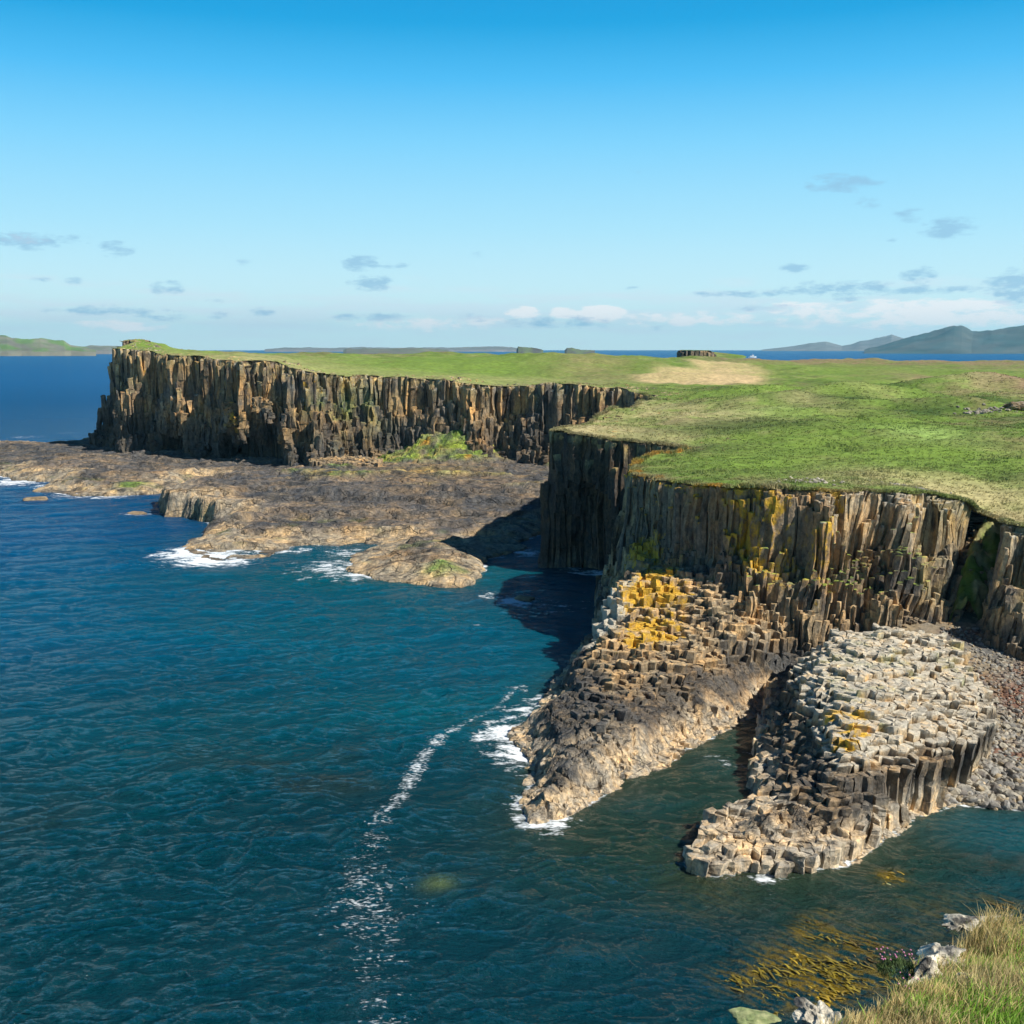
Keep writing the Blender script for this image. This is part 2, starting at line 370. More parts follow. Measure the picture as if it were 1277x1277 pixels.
def far_h(x, y, rnd):
    h, sd, v = cliff_h(x, y, rnd, rough=1.2, inner=8)
    h[(x > 75) | (y < 226)] = np.nan
    zb = np.zeros(x.shape)
    for (cx, cy, _), hw, zt in CAVES:
        u = np.abs(x-cx+2.5*fbm(y/5, x/5, 36, 2))/hw
        a = zt*np.clip(1-u**3, 0, 1)**.7*(.85+.5*fbm(x/3, y/3, 37, 2))+1.2*(rnd-.5)
        zb = np.where((u < 1) & (sd < 4.5) & (np.abs(y-cy) < 16), np.maximum(zb, a), zb)
    h = np.where(h < zb+1, np.nan, h)
    return h, zb
def far_l(x, y, z, h, top):
    l = np.clip((fbm(x/7, y/7+z/6, 58, 3)-.25)*1.2, 0, .35)
    g = np.exp(-((x-W(252,540,12)[0])/2.5)**2-((z-13)/5)**2)*.6
    return np.maximum(l, g)*(z > 4), np.clip(.05+.25*(z > h-1.5), 0, .5)*(h > 18)+.04
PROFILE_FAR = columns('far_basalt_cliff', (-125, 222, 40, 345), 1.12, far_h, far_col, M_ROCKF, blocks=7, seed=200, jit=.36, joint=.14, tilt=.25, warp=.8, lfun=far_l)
tag(PROFILE_FAR, kind='structure')

# ---- middle headland
def mid_col(x, y, z, rnd, h, top):
    c = base_rock(x, y, z, rnd, h, top, 0, True)*.45  # rock darkened well below basalt: the headland's shade is put into the colour
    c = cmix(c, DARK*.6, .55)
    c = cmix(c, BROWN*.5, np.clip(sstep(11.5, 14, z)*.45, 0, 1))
    c = cmix(c, BARN*.7, sstep(1.4, .6, z+.8*rnd)*.5)
    c = cmix(c, STRAW*.8, np.where((z > h-.8) & (h > 14), .6*(rnd > .3), 0))
    return c
def mid_h(x, y, rnd):
    h, sd, v = cliff_h(x, y, rnd, inner=8)
    h[(y >= 226) | ((y < 130.5)) | (x > 60)] = np.nan
    u = np.clip(1-((y-144.2)/4.2)**2, 0, 1)
    zb = np.where((u > 0) & (sd < 4.0) & (x < 24), 12.6*u**.25+1.0*(rnd-.5), -1.5)
    h = np.where(h < zb+.8, np.nan, h)
    return h, zb
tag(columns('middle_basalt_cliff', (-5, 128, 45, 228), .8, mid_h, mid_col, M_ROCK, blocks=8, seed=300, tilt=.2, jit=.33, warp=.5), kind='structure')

# ---- near cliff with its causeway
CW = [(772,744),(762,748),(750,752),(750,780),(748,808),(735,815),(718,827),(704,842),(694,857),(686,872),(680,888),(662,900),(646,912),(650,928),(664,944),(662,968),(658,993),(656,1012),(664,1022),(676,1024),
      (692,1020),(708,1014),(728,1006),(748,998),(777,977),(800,966),(833,953),(852,937),(886,921),(921,900),(950,884),(968,872),(1000,868),(1060,868)]
cw_xy = np.array([W(a, b, 0) for a, b in CW]+[(45, 96), (45, 106), (22, 125), (16, 133)])
cwc = [W(a, b, z)+(z,) for a, b, z in [(676,985,1.6),(690,940,1.9),(700,900,2.2),(730,950,1.9),(740,890,2.9),(720,850,3.0),(745,830,3.6),(790,900,2.8),(860,880,2.2),(780,840,3.8),(840,850,3.6),(880,840,3.6),(905,840,3.0),
       (770,790,5.2),(820,800,4.9),(880,800,4.8),(920,800,5.0),(775,740,7.0),(810,750,6.6),(850,760,6.2),(890,765,6.3),(925,790,5.4),(785,705,8.2),(800,715,7.8),(835,720,8.2),(880,735,7.8),
       (940,850,2.0),(1000,850,1.8),(750,800,3.2),(662,915,1.0)]]
cw_tps = TPS(cwc, .3)
GUL = np.array([WD(1240, 641, 105), WD(1236, 652, 102.5), WD(1228, 680, 99.5), WD(1217, 712, 97), WD(1205, 745, 95.5)])
def near_h(x, y, rnd):
    h1, sd, v = cliff_h(x, y, rnd, inner=1.3)
    h1[(y >= 130.5) & (x < 60)] = np.nan
    h1[(x > 64)] = np.nan
    dg, vg = segdist(x, y, GUL[:, :2], False, GUL[:, 2:])
    h1 = np.where(dg < 2.0, np.minimum(h1, vg[:, 0]-1.2+1.0*(rnd-.5)), h1)
    return h1, np.full(x.shape, -1.5)
def causeway_h(x, y, rnd):
    sd, v = plateau_sd(x, y)
    s2 = segdist(x, y, cw_xy)
    s2 = s2+.7*fbm(x/2.5, y/2.5, 77, 2)
    hh = cw_tps(x, y)+.55*fbm(x/4, y/4, 71, 3)
    hh = np.where(s2 < 4.2, hh*np.clip(.30+.7*sstep(.2, 4.2, s2+.8*(rnd-.5)), 0, 1), hh)
    J = sstep(2.2, 3.6, hh)
    hh = np.where(J > .05, lerp(hh, np.round((hh+.5*fbm(x/1.9, y/1.9, 79, 2))/.55)*.55, J), hh)+(rnd-.5)*(.05+.26*J)-.25*(1-J)
    hh = np.where((hsh(x, y, 990) > .93), hh+.45*J, hh)
    h2 = np.where((s2 > 0) & (sd < 1), np.maximum(hh, .25), np.nan)
    return h2, np.full(x.shape, -1.5)
YP = [gpx(800,690,8.6,2.0),gpx(825,792,5.2,1.6),gpx(812,705,7.8,2.3),gpx(800,740,7,2.4),gpx(812,770,6,2.6),gpx(800,790,5.5,1.9),gpx(835,745,6.8,2.0),gpx(820,720,7.8,2.2)]
WP = [gpx(757,770,5,2.3),gpx(748,790,4,2.2),gpx(765,750,6,1.8),gpx(785,735,7,1.4)]
def near_col(x, y, z, rnd, h, top):
    c = base_rock(x, y, z, rnd, h, top, 1, False)
    zz = z+1.5*fbm(x/3.2, y/3.2, 61, 4)
    # upper cliff towards the right: finer, greyer brown; tan in the middle
    cx900 = sstep(19, 24, x)*sstep(29, 26, x)
    c = cmix(c, TAN*.95, cx900*.45*(z > 6)*np.clip(.6+fbm(x/2, z/3, 63, 3), 0, 1))
    cau = sstep(9.2, 8.0, z)*(h < 9)                                   # causeway tops
    c = cmix(c, TAN*1.1, cau*np.where(top, .85, .45)*sstep(3.2, 4.6, zz))
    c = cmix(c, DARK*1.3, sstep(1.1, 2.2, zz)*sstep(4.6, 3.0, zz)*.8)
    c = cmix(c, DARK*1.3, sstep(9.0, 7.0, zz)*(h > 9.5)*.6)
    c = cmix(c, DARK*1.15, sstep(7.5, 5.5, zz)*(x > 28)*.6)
    c = cmix(c, BARN, sstep(2.3, 1.0, zz+.4*rnd)*.8)
    rim = (z > h-.6) & (h > 12.5)
    c = cmix(c, PALE*.8, np.where(rim & (x > 28), .5*(rnd > .35), 0))
    ledge = top & (h > 8.5) & (z < 15.2)
    c = cmix(c, GRN2*.9, np.where(ledge, np.clip(.5+1.6*fbm(x/3, y/3, 68, 2), 0, .9)*(x > 21), 0))
    c = cmix(c, STRAW*.8, np.where(x > 36, .55*sstep(6, 9, z)*np.clip(.5+fbm(x/2, z/2, 69, 2)*1.2, 0, 1), 0))
    return c
def near_l(x, y, z, h, top):
    l = np.full(x.shape, .02)
    for px_, py_, pz_, r_ in YP: l = np.maximum(l, .84*np.exp(-((x-px_)**2+(y-py_)**2+((z-pz_)*.8)**2)/(r_*1.35)**2))
    l = np.maximum(l, (.40+.3*fbm(x/3, z/4, 64, 2))*sstep(18, 22, x)*sstep(34, 27, x)*sstep(6, 8, z))
    l = np.maximum(l, .22*np.exp(-((x-17.5)/4)**2)*sstep(6, 8, z)*sstep(13, 10, z))
    l = np.maximum(l, .18*sstep(40, 52, x)*(z > 6))
    l = np.maximum(l, .80*sstep(31, 21, x)*(z > h-.4)*(h > 12.5)*(.75+.5*fbm(x/2.2, y/2.2, 62, 2)))
    p = np.full(x.shape, .05)
    for px_, py_, pz_, r_ in WP: p = np.maximum(p, .95*np.exp(-((x-px_)**2+(y-py_)**2+((z-pz_)*.8)**2)/(r_*1.2)**2))
    p = np.maximum(p, .45*(z > h-.4)*(h > 12.5)*(x > 27))
    p = np.maximum(p, .34*(top & (h < 9))*sstep(3.5, 5, z))
    return l, p
def near_lean(x, y):
    k = sstep(8, 4, cw_tps(x, y))
    return .16*fbm(x/14, y/14, 81, 2)+.10*k, .14*fbm(x/14, y/14, 83, 2)-.06*k
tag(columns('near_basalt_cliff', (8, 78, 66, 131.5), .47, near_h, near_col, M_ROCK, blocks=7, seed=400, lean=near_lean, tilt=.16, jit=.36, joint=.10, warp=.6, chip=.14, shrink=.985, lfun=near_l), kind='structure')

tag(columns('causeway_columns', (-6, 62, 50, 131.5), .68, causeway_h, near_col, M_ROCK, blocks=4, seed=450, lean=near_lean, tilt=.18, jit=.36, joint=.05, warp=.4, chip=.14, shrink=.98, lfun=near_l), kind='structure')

# ---- sea stack
SK = [(862,1083),(874,1090),(912,1093),(953,1094),(1001,1090),(1052,1080),(1075,1066),(1093,1052),(1138,1022),(1170,1010),(1199,1000),(1222,960),(1240,900),(1215,850),(1185,812),
      (1120,806),(1050,806),(1000,840),(975,860),(958,876),(953,907),(946,940),(941,965),(945,990),(948,1008),(936,1017),(915,1024),(895,1034),(875,1052),(862,1064)]
sk_xy = [W(a, b, 0) for a, b in SK[:11]]+[W(a, b, z) for (a, b), z in zip(SK[11:17], (2.0,3.2,4.6,5.0,5.0,5.0))]+[W(a, b, 0) for a, b in SK[17:]]
sk_xy = np.array(sk_xy)
skc = TPS([W(a, b, z)+(z,) for a, b, z in [(1060,812,6.6),(1080,805,6.9),(1130,815,6.6),(1175,835,5.6),(1030,845,5.8),(1000,868,4.6),(1050,880,5.6),(1100,860,6.3),(1150,860,5.8),(1200,885,4.7),(1210,905,4.4),
       (1040,915,5.0),(1045,945,4.3),(1080,945,4.5),(1130,930,4.6),(1180,920,4.5),(960,965,2.2),(1000,985,2.6),(1035,990,2.4),(985,1010,1.8),(1085,1000,2.4),(1120,985,2.4),(1165,975,2.4),
       (890,1050,1.3),(920,1040,1.5),(950,1050,1.5),(1000,1050,1.4),(1050,1050,1.3),(965,900,2.5)]], .2)
rim_poly = np.array([W(a, b, 4.6) for a, b in [(1005,855),(992,872),(1030,880),(1033,915),(1032,950),(1085,952),(1150,938),(1215,916),(1245,880),(1200,820),(1120,780),(1050,790)]])
def stack_h(x, y, rnd):
    s = segdist(x, y, sk_xy)+.35*fbm(x/2, y/2, 91, 2)
    r = segdist(x, y, rim_poly)+.5*fbm(x/2.2, y/2.2, 92, 2)
    h = skc(x, y)*.94-.1+.3*fbm(x/2.5, y/2.5, 93, 2)
    low = np.minimum(h, 1.3+1.5*sstep(0.2, 3.5, s)+.7*fbm(x/2, y/2, 94, 2))
    low = lerp(np.maximum(h-.3, 2.8), low, sstep(.2, -3.0, r+.9*fbm(x/1.8, y/1.8, 89, 2)))
    low = np.where(s < 1.2, np.minimum(low, 1.0+1.6*np.maximum(s, 0)), low)
    hh = np.where(r > 0, np.maximum(h, 3.6), low)
    hh = np.round((hh+.25*fbm(x/1.6, y/1.6, 90, 2))/.40)*.40+(rnd-.5)*.14
    return np.where(s > 0, np.maximum(hh, .5), np.nan), np.full(x.shape, -1.5)
YS = [gpx(1045,885,5.4,1.0),gpx(1062,905,5.2,1.2),gpx(1055,925,4.8,1.0),gpx(1068,890,5.4,.8),gpx(1050,870,5.6,.7)]
def stack_col(x, y, z, rnd, h, top):
    c = base_rock(x, y, z, rnd, h, top, 0, False)
    zz = z+.9*fbm(x/2.5, y/2.5, 95, 4)
    c = cmix(c, TAN, .3)
    c = cmix(c, PALE*.95, np.where(z > h-.25, sstep(3.4, 4.2, z)*.6+.1, .25*sstep(3.6, 4.6, z)))
    c = cmix(c, DARK*1.2, sstep(1.5, 2.1, zz)*sstep(4.3, 3.6, zz)*.8*(1-.3*top))
    c = cmix(c, BARN*1.05, sstep(2.2, 1.3, zz)*.9)
    g = np.clip(1.5*fbm(x/2, y/2, 97, 3)-.35, 0, .3)*(h > 5.2)
    c = cmix(c, GRN*1.5, g)
    return c
def stack_l(x, y, z, h, top):
    l = np.full(x.shape, .05)
    for px_, py_, pz_, r_ in YS: l = np.maximum(l, .85*np.exp(-((x-px_)**2+(y-py_)**2+((z-pz_)*.7)**2)/(r_*1.15)**2))
    return l, np.where(z > h-.3, .10+.52*sstep(3.2, 4.2, z), .16*sstep(3.4, 4.4, z)+.03)
def stack_lean(x, y): return .10+.1*fbm(x/9, y/9, 98, 2), -.10+.1*fbm(x/9, y/9, 99, 2)
so = columns('sea_stack', (8, 52, 48, 98), .68, stack_h, stack_col, M_ROCK, blocks=5, seed=500, lean=stack_lean, tilt=.18, jit=.36, joint=.05, warp=.35, chip=.14, shrink=.985, lfun=stack_l)
tag(so, 'low stack of pale six-sided basalt columns with yellow lichen beside the boulder beach', 'sea stack')

# the massive fractured rock that carries the columns down to the water
def skin(name, bbox, s_, hf, cf, lf, parent=None):
    X, Y = np.meshgrid(np.arange(bbox[0], bbox[2], s_), np.arange(bbox[1], bbox[3], s_), indexing='ij')
    Z, keep = hf(X, Y)
    F = grid_faces(*X.shape, keep[:-1, :-1] | keep[1:, 1:])
    X = X+.30*fbm(Y/1.1, Z*1.3+X/1.5, 301, 3); Y = Y+.30*fbm(X/1.1, Z*1.3-Y/1.5, 303, 3)
    C_ = cf(X, Y, Z, np.full(X.shape, .5), Z+.3, np.zeros(X.shape, bool)); l, p = lf(X, Y, Z, Z+.3, np.zeros(X.shape, bool))
    V = np.stack([X, Y, Z], -1).reshape(-1, 3); V, F, (C_, l, p) = compact(V, F, [C_.reshape(-1, 3), l.ravel(), p.ravel()])
    return quads_np(name, V, F, col=C_, mat=M_SKIN, parent=parent, attrs={'lich': l*0, 'pale': p})
def rugged(X, Y, amp):
    u = (X*.9+Y*.4)/1.25+.8*fbm(X/3, Y/3, 311, 2); u2 = (Y*.9-X*.4)/1.1+.8*fbm(X/3, Y/3, 312, 2)
    c1 = np.abs(u-np.round(u)); c2 = np.abs(u2-np.round(u2))
    return amp*(.55*fbm(X/1.5, Y/1.5, 313, 3)+.28*fbm(X/.5, Y/.5, 314, 3))-amp*.45*sstep(.10, 0, c1)-amp*.40*sstep(.10, 0, c2)
def cw_skin(X, Y):
    s2 = segdist(X, Y, cw_xy)+.5*fbm(X/2.2, Y/2.2, 77, 2)
    hh = cw_tps(X, Y)
    w = sstep(2.1, 3.0, cw_tps(X, Y)+.7*fbm(X/3, Y/3, 315, 2))
    e = sstep(-.4, 2.6, s2)
    h = np.minimum(hh, 3.4)*e+.10-.45*w+rugged(X, Y, .85)*(1-.5*w)*sstep(-1, 1, s2)
    return np.where(s2 < -.4, -.4+(s2+.4)*1.5, h), (s2 > -1.6)
tag(skin('causeway_rock', (-4, 62, 46, 118), .17, cw_skin, near_col, near_l), kind='structure')
def sk_skin(X, Y):
    s = segdist(X, Y, sk_xy)+.4*fbm(X/1.8, Y/1.8, 91, 2)
    e = sstep(-.4, 1.7, s)
    h = (.75+1.45*sstep(.3, 4.5, s))*e+rugged(X, Y, .85)*sstep(-1, 1, s)
    return np.where(s < -.4, -.4+(s+.4)*1.5, h), (s > -1.6)
skin('rock_base', (8, 52, 48, 90), .16, sk_skin, stack_col, stack_l, parent=so)

# ------------------------------------------------------------------ PLATEAU turf
def turf_grid(x0, y0, x1, y1, s):
    nx = int((x1-x0)/s)+1; ny = int((y1-y0)/s)+1
    X, Y = np.meshgrid(np.linspace(x0, x1, nx), np.linspace(y0, y1, ny), indexing='ij'); return X, Y, nx, ny
GP = []   # grass colour patches: px, py, distance, half width and half height as seen, kind, strength
for px_, py_, D_, ex, ey, kd, w_ in [(880,466.5,288,50,2.5,'S',2.2),(828,468.5,276,36,1.7,'S',1.9),(905,461.5,325,36,1.8,'S',1.8),(1000,451,390,110,2,'H',.7),(1200,452,390,110,2,'H',.8),(1150,462,310,80,2,'H',.4),(1050,460,320,150,3,'G',.6),(1200,466,290,90,4,'G',.6),(1100,472,260,80,4,'G',.5),(1250,480,235,45,11,'H',.95),
          (1200,600,110,90,9,'S',.9),(1245,622,106,60,14,'S',.9),(1110,588,114,110,8,'S',.6),(1080,604,105,70,6,'S',.45),(1230,560,128,60,9,'S',.3),
          (690,512,165,60,6,'S',.5),(870,520,168,90,9,'S',.65),(790,505,190,40,4,'S',.4),(740,533,149,70,5,'S',.8),(830,552,142,50,5,'S',.5),
          (1075,484,205,30,5,'S',.7),(1190,476,235,30,3,'S',.4),(1010,505,185,40,6,'S',.5),(1120,508,180,20,4,'H',.6),(1090,488,205,14,3,'H',.7),(300,449,290,120,3,'S',.4),(450,463,275,120,3,'S',.4),(640,474,262,140,3,'S',.45),(700,458,310,140,4,'G',.6),(500,456,310,120,4,'G',.6),(730,450,320,60,4,'H',.4),
          (1180,568,124,130,11,'G',.95),(1020,562,130,110,10,'G',.7),(930,580,120,90,12,'G',.95),(1090,530,150,90,8,'G',.75),(880,492,215,80,6,'G',.7),(1130,496,195,90,5,'G',.6),(600,452,335,70,3,'G',.5),(180,426,315,40,4,'G',.7),
          (1160,520,165,60,3,'D',.7),(1060,505,185,60,2.5,'D',.7),(960,480,240,80,2.5,'D',.7),(1230,500,190,60,3,'D',.6),(940,538,150,120,4,'D',.5),(1100,478,225,50,2.5,'D',.7),(1250,583,118,60,4,'D',.5),(860,560,136,60,3,'D',.4),(1150,545,140,50,4,'L',.8),(960,520,168,60,5,'L',.4)]:
    x, y, z = WD(px_, py_, D_)
    GP.append((x, y, ex*D_/FPX, ey*D_*D_/(FPX*max(30-z, 3.5)), {'S': STRAW*1.05, 'H': HEATH, 'G': GRN2*1.05, 'D': np.array([.045, .085, .02]), 'L': np.array([.24, .34, .09])}[kd], w_))
def turf_col(x, y, sd):
    n = fbm(x/14, y/9, 111, 4); n2 = fbm(x/3.0, y/2.0, 113, 4); n3 = fbm(x/30, y/12, 115, 3)
    c = np.broadcast_to(GRN*1.25, x.shape+(3,)).copy()
    c = cmix(c, GRN2, np.clip(.5+1.3*n, 0, 1))
    c = cmix(c, STRAW*.75, np.clip(.10+1.0*n2+.6*n3, 0, .65))
    c = cmix(c, HEATH*.75, np.clip(-.1+1.5*fbm(x/6, y/4, 117, 4), 0, .6))
    c = cmix(c, np.array([.055, .10, .022]), np.clip(-.12+1.7*fbm(x/9+3, y/3.2, 118, 4), 0, .6))
    for gx, gy, rx, ry, cc, w in GP:
        g = np.exp(-((x-gx)/rx)**4*1.0-((y-gy)/ry)**4) if w > 1 else np.exp(-((x-gx)/rx)**2-((y-gy)/ry)**2)
        c = cmix(c, cc*(1.0 if w <= 1 else np.array([1.32, 1.12, 1.22])), np.clip(g*w*1.2*(1+(.8 if w <= 1 else .3)*n2), 0, 1))
    c = cmix(c, STRAW*.8, np.clip(sstep(2.6, .0, sd)*.75*(y < 400)*(.6+n2), 0, .8))
    rimo = (sd < .75)*sstep(33, 25, x)*(x > 12)*(y < 137)*np.clip(.35+1.5*fbm(x/1.6, y/1.6, 119, 2), 0, 1)
    c = cmix(c, ORG*.9, rimo*.85)
    return c
def turf(name, poly_sd, X, Y, zf, eps=0.15):
    sd = poly_sd(X, Y)
    gx = (poly_sd(X+.2, Y)-poly_sd(X-.2, Y))/.4; gy = (poly_sd(X, Y+.2)-poly_sd(X, Y-.2))/.4
    g2 = gx*gx+gy*gy+1e-6
    ins = sd > eps
    near = (~ins) & (sd > -1.6)
    step = np.where(near, (eps-sd)/g2, 0)
    mv = np.clip(np.hypot(gx*step, gy*step), 0, None); lim = np.minimum(1, 1.2/np.maximum(mv, 1e-6))
    X2 = X+gx*step*lim; Y2 = Y+gy*step*lim
    Z = zf(X2, Y2)
    Z = np.where(near, Z-.14, Z)
    nx, ny = X.shape
    any_in = ins[:-1, :-1] | ins[1:, :-1] | ins[1:, 1:] | ins[:-1, 1:]
    F = grid_faces(nx, ny, any_in)
    V = np.stack([X2, Y2, Z], -1).reshape(-1, 3)
    C_ = turf_col(X2, Y2, np.maximum(sd, 0)).reshape(-1, 3)
    V, F, (C_,) = compact(V, F, [C_])
    return quads_np(name, V, F, col=C_, mat=M_TURF, smooth=True)
psd = lambda x, y: plateau_sd(x, y)[0]
# one sheet with finer spacing near the viewer
ys = np.concatenate([np.arange(86, 160, .45), np.arange(160, 300, .9), np.arange(300, 458, 2.0)])
xs = np.concatenate([np.arange(-116, -2, 1.0), np.arange(-2, 80, .5), np.arange(80, 200, 1.6), np.arange(200, 362, 5)])
X, Y = np.meshgrid(xs, ys, indexing='ij')
tag(turf('island_turf', psd, X, Y, z_plateau), kind='structure')

gt = np.linspace(0, 1, 60); gi = np.linspace(0, 1, len(GUL)); GC = np.stack([np.interp(gt, gi, GUL[:, q]) for q in range(3)], 1)
U_, A_ = np.meshgrid(np.arange(60), np.linspace(-1, 1, 25), indexing='ij')
wd = 1.2+.6*np.sin(gt*3.1)[:, None]
X = GC[U_, 0]+A_*wd+.25*fbm(U_/6., A_*3, 145, 2); Y = GC[U_, 1]-.8*A_*0+.2*fbm(U_/5., A_*2, 146, 2)
Z = GC[U_, 2]-.55+1.1*fbm(X/1.1, Y/1.1+GC[U_, 2]/1.3, 147, 4)-1.6*np.abs(A_)**4
gc = cmix(np.broadcast_to(GRN2*.65, X.shape+(3,)).copy(), STRAW*.8, np.clip(.3+1.4*fbm(X/1.5, GC[U_, 2]/1.5, 148, 3), 0, .8))
tag(quads_np('gully_turf', np.stack([X, Y, Z], -1).reshape(-1, 3), grid_faces(60, 25), col=gc.reshape(-1, 3), mat=M_TURF, smooth=True), kind='structure')

# ------------------------------------------------------------------ WAVE-CUT PLATFORM
PW = [(-90,546),(0,546),(49,546),(125,545)]
PF = [(672,668),(655,676),(648,688),(628,694),(607,698),(604,714),(592,724),(573,730),(545,730),(518,727),(490,726),(466,723),(446,716),(432,708),(440,694),(458,687),(480,681),(450,679),(420,682),(400,681),(381,682),(366,682),(355,688),
      (336,693),(316,697),(285,698),(257,695),(240,690),(230,686),(240,676),(253,667),(266,655),(250,650),(230,644),(210,644),(201,639),(201,626),(206,619),(232,610),(262,602),(240,603),(225,611),(197,616),(165,619),(132,619),
      (99,618),(70,615),(39,613),(60,606),(72,601),(40,600),(20,597),(0,593),(-60,588),(-150,584)]
pw_xy = np.array([W(a, b+2, 3.0) for a, b in PW]+[(-95, 335), (-70, 312), (-30, 285), (30, 275), (45, 250), (30, 205), (14, 182)]+[W(a, b, 0) for a, b in PF])
pc = [W(a, b, z)+(z,) for a, b, z in [(20,562,2.4),(60,558,2.7),(100,558,2.9),(60,580,2.6),(130,590,2.6),(180,575,3.4),(180,598,2.2),(215,598,2.6),(225,600,4.2),(215,612,4.4),(240,606,4.8),(262,612,4.6),(250,625,4.2),
      (250,598,4.4),(300,600,4.6),(360,596,4.8),(420,604,4.8),(520,604,4.9),(600,600,5.0),(665,605,5.0),(300,630,3.3),(380,625,3.4),(460,630,3.3),(540,630,3.2),(640,640,2.6),(400,650,2.2),(300,665,1.3),(250,680,.7),(350,672,1.0),
      (500,650,2.2),(600,650,2.4),(460,668,1.2),(560,665,2.0),(520,700,1.9),(560,690,2.5),(580,700,2.3),(590,690,2.2),(470,705,1.3),(500,712,1.3),(276,575,3.2),(330,582,3.0),(400,585,5.0),(450,585,5.2),(520,590,5.0),(620,587,5.0),(665,590,5.0),(640,668,1.2),(150,612,.9),(90,612,.5)]]
pc += [WD(px, py, D) for px, py, D in [(520,566,250),(545,556,251),(575,550,250),(600,556,248),(620,576,245),(480,571,256),(560,572,244),(500,578,248)]]
p_tps = TPS(pc, .15)
lump_c = W(232, 640, 0)
APX = WD(552, 560, 252)[0]
def apron(x, y): return np.exp(-((x-APX)/13)**2)*sstep(236, 256, y+3*fbm(x/6, y/6, 137, 3))*(.8+.5*fbm(x/5, y/5, 138, 3))
def plat_z(x, y):
    s = segdist(x, y, pw_xy)
    sn = s+1.6*fbm(x/6, y/6, 121, 3)+.7*fbm(x/1.8, y/1.8, 122, 3)
    ww = np.where(np.hypot(x-lump_c[0], (y-lump_c[1])) < 14, 1.2, 5.5)
    h = p_tps(x, y)+.5*fbm(x/12, y/6, 123, 4)+apron(x, y)*4.2
    step = .9
    q = h/step+1.15*fbm(x/20+y/30, y/4.2, 124, 4)
    ter = (np.floor(q)+sstep(.82, 1.0, q-np.floor(q)))*step
    h = lerp(h, ter, .85)
    # joints and gullies
    u = (x*.83+y*.55)/5.5+.6*fbm(x/9, y/9, 125, 3); crack = np.abs(u-np.round(u))
    u2 = (x*-.35+y*.94)/4.0+.7*fbm(x/8, y/8, 126, 3); crack2 = np.abs(u2-np.round(u2))
    h = h-.55*sstep(.07, 0, crack)*sstep(-.2, .4, fbm(x/10, y/10, 127, 2))-.6*sstep(.06, 0, crack2)*sstep(-.1, .4, fbm(x/11, y/11, 128, 2))
    h = h+.30*fbm(x/1.6, y/1.1, 129, 4)+.5*fbm(x/4, y/2, 130, 3)
    low = h < .2
    f = sstep(-.2, 1, sn/ww)
    h = np.where(h > 0, h*(.16*sstep(-.5, .8, sn)+.84*f), h)+.12
    return np.where(s > 6, np.maximum(h, .25), np.where(sn < 0, -.5+sn*.6, h)), s
def plat_col(x, y, z, s):
    n = fbm(x/9, y/5, 131, 5); n2 = fbm(x/2.2, y/1.6, 132, 4); n3 = fbm(x/20, y/7, 133, 3)
    c = np.broadcast_to(np.array([.15, .125, .10]), x.shape+(3,)).copy()
    c = cmix(c, BROWN*1.05, np.clip(.3+1.3*n, 0, 1))
    c = cmix(c, TAN*.95, np.clip(-.05+1.5*n2+.5*n, 0, .8))
    c = cmix(c, DARK*1.35, np.clip(.3+1.9*n3+.9*n2, 0, .9)*sstep(1.3, 2.2, z))
    band = np.maximum(sstep(1.5, .8, z+.5*n), .85*sstep(8.5, 3.5, s+5*n))
    c = cmix(c, GREY*.75, sstep(8, 14, s+6*n)*.45)
    c = cmix(c, np.array([.40, .31, .19]), band*.9)
    c = cmix(c, DARK*1.0, sstep(.28, .12, z)*.75)
    gs = np.clip(1.8*fbm(x/5, y/2.6, 134, 3)-.35, 0, .7)*sstep(.7, 1.0, z)*sstep(2.2, 1.6, z)
    c = cmix(c, np.array([.10, .12, .035]), gs)
    for a, b, zz, r, col, w in [(553,700,2.2,2.0,GRN2*1.2,1),(165,603,1.8,2.6,GRN2,.8),(250,640,3,6,DARK*1.3,.75),(235,575,3.5,6,GREY*.7,.7),(320,600,4.2,13,DARK*1.7,.5),(515,600,4.8,14,BROWN,.3),(540,585,4.9,10,YEL*.7,.25)]:
        gx, gy = W(a, b, zz); c = cmix(c, col, np.clip(w*np.exp(-((x-gx)/r)**2-((y-gy)/r)**2)*(1+1.2*n2)*1.2, 0, .9))
    c = c*np.array([.84, .91, 1.06])
    gr = np.maximum(sstep(5.2, 6.2, z+.5*n)*sstep(150, 200, y), sstep(.12, .35, apron(x, y)+.15*n2))
    c = cmix(c, GRN2*.95, gr*np.clip(.75+n2*1.2, 0, 1))
    c = cmix(c, ORG*.75, gr*np.clip(2.2*fbm(x/2.4, y/2.4, 135, 3)-.7, 0, .8))
    c = cmix(c, STRAW*.75, sstep(4.7, 5.2, z)*np.clip(.9*fbm(x/5, y/3, 136, 3)+.1, 0, .6))
    return c
X, Y = np.meshgrid(np.arange(-170, 46, .42), np.arange(134, 372, .42), indexing='ij')
Z, S = plat_z(X, Y)
keep = (S > -3.5)
keep &= ~((plateau_sd(X, Y, False)[0] > 4))
nx, ny = X.shape
k2 = keep[:-1, :-1] & keep[1:, :-1] & keep[1:, 1:] & keep[:-1, 1:]
F = grid_faces(nx, ny, k2)
V = np.stack([X, Y, Z], -1).reshape(-1, 3); C_ = plat_col(X, Y, Z, S).reshape(-1, 3)
V, F, (C_,) = compact(V, F, [C_])
tag(quads_np('wave_cut_platform', V, F, col=C_, mat=M_PLATR, smooth=False), kind='structure')

